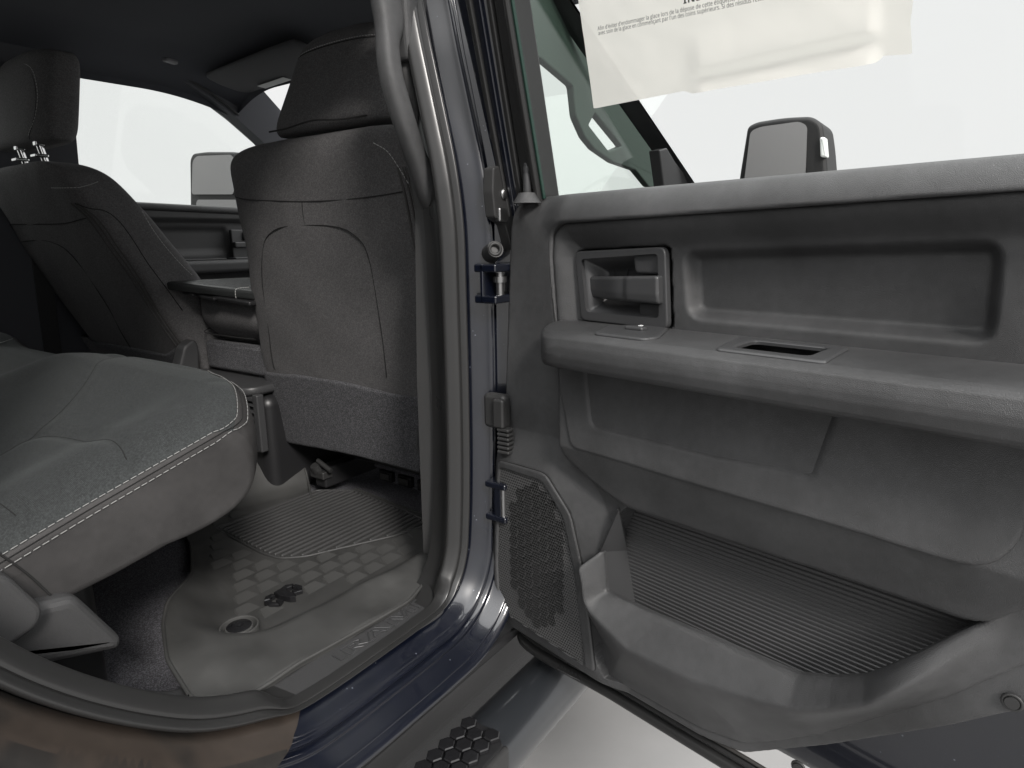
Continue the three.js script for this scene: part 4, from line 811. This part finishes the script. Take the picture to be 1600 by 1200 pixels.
// ---------------------------------------------------------------- floor mat
const mat = new THREE.Group(); mat.name = 'floor_mat'; mat.position.set(.45, .735, .05); scene.add(mat);
tag(mat, 'black rubber floor mat with ribs and an animal head emblem, on the rear footwell carpet', 'floor mat');
{
  const O = mat.position, inn = fillet([[.582,.285],[.489,.229],[.425,.216],[.222,.142],[.148,.095],[.216,-.176],[.293,-.226],[.517,-.217],[.622,-.177],[.663,-.067],[.64,.271]], .02), si = sdf(inn);
  const out = fillet([...[[.76,.445],[.811,.393],[.812,.313],[.825,.125],[.819,.101],[.788,.019]], [.72, -.22], ...[[.582,-.23]], ...[[.523,-.211],[.292,-.231]], ...[[.348,-.167],[.322,-.141]], ...[[.312,-.096],[.171,-.184],[.014,-.218],[-.022,-.155]], [-.02, .02], ...[[.183,.148],[.239,.162],[.399,.247],[.453,.286]], ...[[.512,.348],[.56,.379],[.653,.421]]], .012);
  const local = (p) => [p[0] - O.x, p[1] - O.z];
  const h = (x, z) => { const X = x + O.x, Z = z + O.z, d = Math.max(0, -si(X, Z)); const wr = .0015 * Math.sin(Z * 50 + X * 20) * sst(.01, .05, d);
    const tun = sst(.26, .02, X) * sst(-.02, .06, d) * .06 * sst(.12, -.02, Z); return .003 + .047 * sst(0, .085, d) * (1 - .25 * sst(.3, .1, X)) + .06 * sst(.03, .12, d) * sst(.32, .18, X) * sst(.08, -.05, Z) + wr; };
  const base = mesh('mat_tray', reliefY({ poly: out.map(local), h, step: .004, depth: .006, round: .003 }), M.rubberMat, mat);
  // rim bead
  const bead = out.concat([out[0]]).map(p => { const l = local(p); return [l[0], h(l[0], l[1]) - .001, l[1]]; });
  mesh('mat_rim', tube(bead.filter((p, i) => i % 2 === 0), .003, 300, 6, true), M.rubberMat, mat);
  // ribs
  const RP = fillet([[.219,.097],[.227,-.167],[.304,-.217],[.527,-.193],[.594,-.177],[.571,-.09],[.519,.013],[.491,.071],[.456,.103],[.408,.109]], .012), sr = sdf(RP);
  for (let k = 0; k < 25; k++) {
    const x = .200 + k * .0157; let z0 = null, z1 = null;
    for (let z = -.3; z < .2; z += .002) if (sr(x, z) > .003) { z0 ??= z; z1 = z; }
    if (z0 === null || z1 - z0 < .015) continue;
    mesh('rib', rbox(.0065, .007, z1 - z0, .0028, x - O.x, .006, (z0 + z1) / 2 - O.z, 2), M.ribs, mat);
  }
  const edge = RP.concat([RP[0]]).map(p => [p[0] - O.x, .005, p[1] - O.z]);
  mesh('rib_border', tube(edge, .0026, 200, 6), M.ribs, mat);
  // wedge shaped facets over the rest of the floor
  const fg = (() => { const w = .0195, l = .0115, t = .0045, g = new THREE.BufferGeometry(); const v = [-w, 0, -l, w, 0, -l, w * .62, t, l, -w * .62, t, l, -w * .8, 0, l * 1.15, w * .8, 0, l * 1.15]; g.setAttribute('position', new THREE.Float32BufferAttribute(v, 3)); g.setIndex([0, 2, 1, 0, 3, 2, 3, 5, 2, 3, 4, 5, 0, 4, 3, 1, 2, 5]); return boxUV((() => { const q = g.toNonIndexed(); q.computeVertexNormals(); return q; })()); })(); fg.userData.keepUV = true;
  for (let i = -2; i < 24; i++) for (let j = 0; j < 18; j++) {
    const x = .08 + i * .037, z = -.26 + j * .044 + (i & 1 ? .022 : 0);
    if (si(x, z) < .016 || sr(x, z) > -.014 || Math.hypot(x - .57, z - .17) < .035 || Math.hypot(x - .645, z - .315) < .04) continue;
    const m = mesh('facet', fg, M.rubberMat, mat); m.position.set(x - O.x, .0032, z - O.z); m.rotation.y = -Math.PI / 2;
  }
  // retention post
  const [pc] = [[.649,.311]]; const pst = mesh('retention_post', new THREE.LatheGeometry([[0, .018], [.019, .018], [.0205, .016], [.021, .0], [.024, 0], [.0245, .018], [.027, .0195], [.029, .018], [.030, -.03]].map(q => new THREE.Vector2(...q)), 36), M.rubberMat, mat, 'round fastening knob of the floor mat');
  pst.position.set(pc[0] - O.x, .022, pc[1] - O.z);
  mesh('post_cap', new THREE.LatheGeometry([[0, .019], [.006, .019], [.007, .0205], [.009, .0205], [.010, .019], [.018, .0185], [.0195, .014]].map(q => new THREE.Vector2(...q)), 30), M.gloss, pst);
  // emblem: shield shaped animal head with two curled horns, in facets
  const em = new THREE.Group(), [ec] = [[.588,.186]]; const eg = [];
  const fac = (pts, hgt) => { const g = extrude(pts, hgt, .0012, [], 1); eg.push(g); };
  fac([[-.006, .018], [.006, .018], [.008, .004], [.005, -.014], [0, -.020], [-.005, -.014], [-.008, .004]], .009);
  for (const s of [-1, 1]) {
    const q = (a) => s > 0 ? a : a.slice().reverse().map(([x, y]) => [-x, y]);
    fac(q([[.007, .020], [.018, .022], [.027, .014], [.020, .010], [.014, .013], [.009, .012]]), .007);
    fac(q([[.028, .013], [.030, 0], [.022, -.010], [.020, -.003], [.022, .003], [.021, .009]]), .006);
    fac(q([[.021, -.011], [.010, -.006], [.011, .001], [.015, .004], [.019, -.002]]), .005);
  }
  const eb = mergeGeometries(eg.map(boxUV)); eb.rotateX(-Math.PI / 2); eb.rotateY(Math.PI / 2 + .1); eb.scale(1.2, 1, 1.2);
  const e = mesh('emblem', eb, M.gloss, mat, 'raised glossy black animal head emblem'); e.position.set(ec[0] - O.x, .004, ec[1] - O.z);
}
{ // air duct outlet under the passenger seat
  const d = mesh('floor_vent', [rbox(.20, .035, .03, .006, .44, .775, -.285).rotateY(0), rbox(.22, .01, .05, .004, .44, .796, -.29)], M.carpet, truck, 'floor air outlets under the passenger seat');
  for (let k = 0; k < 3; k++) mesh('vent_opening', [rbox(.045, .028, .02, .004, .375 + k * .064, .778, -.268), rbox(.034, .018, .004, .002, .375 + k * .064, .778, -.257)], M.gloss, d);
}
// ---------------------------------------------------------------- paper notice on the rear door glass
{
  const cv = document.createElement('canvas'); cv.width = 2048; cv.height = 1400; const c = cv.getContext('2d');
  c.fillStyle = '#f1efe9'; c.fillRect(0, 0, 2048, 1400);
  // canvas covers u .16..0.53, s .07..0.323
  const U0 = .16, S0 = .07, K = 2048 / .37, px = (u) => (u - U0) * K, py = (s) => 1400 - (s - S0) * K;
  c.fillStyle = '#3a3a3a'; c.textBaseline = 'alphabetic';
  const put = (t, u, s, size, w, bold) => { c.font = `${bold ? 'bold ' : ''}${size}px sans-serif`; const m = c.measureText(t).width; c.save(); c.translate(px(u), py(s)); c.rotate(.057); c.scale(w * K / m, 1); c.fillText(t, 0, 0); c.restore(); };
  put("Afin d'éviter d'endommager la glace lors de la dépose de cette étiquette, ne pas utiliser s", .1965, .1722, 30, .200, false);
  put("avec soin de la glace en commençant par l'un des coins supérieurs. Si des résidus restent sur la g", .1962, .1675, 30, .214, false);
  put('INSTRUC', .3055, .1728, 48, .050, true);
  const t = new THREE.CanvasTexture(cv); t.colorSpace = THREE.SRGBColorSpace; t.repeat.set(1 / .37, 1 / (1400 / K)); t.offset.set(-U0 / .37, -S0 / (1400 / K));
  const mp = P({ color: C(.93, .93, .92), roughness: .9, map: t, transmission: .5, thickness: 0 });
  const poly = [...[[.179,.245],[.172,.093],[.247,.093],[.295,.093],[.305,.089],[.332,.089],[.392,.088],[.445,.087],[.472,.086],[.485,.086],[.487,.09],[.51,.087],[.508,.113],[.509,.118],[.512,.154]]];
  const a = [[.301,.101],[.38,.101],[.445,.102],[.488,.101]], da = pdist(a);
  const line = (u) => { for (let i = 1; i < a.length; i++) if (u < a[i][0]) return lerp(a[i - 1][1], a[i][1], clamp((u - a[i - 1][0]) / (a[i][0] - a[i - 1][0]))); return a[a.length - 1][1]; };
  const g = relief({ poly, step: .0025, depth: 0, h: (u, s) => {
    const low = line(u) - s, w = sst(a[0][0] - .002, a[0][0] + .02, u) * sst(a[3][0] + .002, a[3][0] - .012, u);
    const lift = low > 0 ? .42 * low : .0045 * sst(0, .012, -low) * (1 - sst(.014, .05, -low));
    return .001 + .0030 * fbm(u * 3 + 5, s * 3 + 5, 8, 3) + w * lift + .001 * Math.sin(u * 70) * w * sst(0, .01, low);
  } });
  const pp = new THREE.Mesh(g, mp); pp.name = 'paper_notice'; pp.castShadow = pp.receiveShadow = true;
  const piv = new THREE.Matrix4().makeTranslation(.94, 0, 0).multiply(new THREE.Matrix4().makeRotationY(DOORANG)).multiply(new THREE.Matrix4().makeTranslation(0, 1.4, 0)).multiply(new THREE.Matrix4().makeRotationX(Math.atan(.33))).multiply(new THREE.Matrix4().makeTranslation(0, 0, -.012));
  piv.decompose(pp.position, pp.quaternion, pp.scale); scene.add(pp);
  tag(pp, 'creased white paper notice with French text stuck on the rear door glass', 'paper notice');
}
renderer.render(scene, camera);
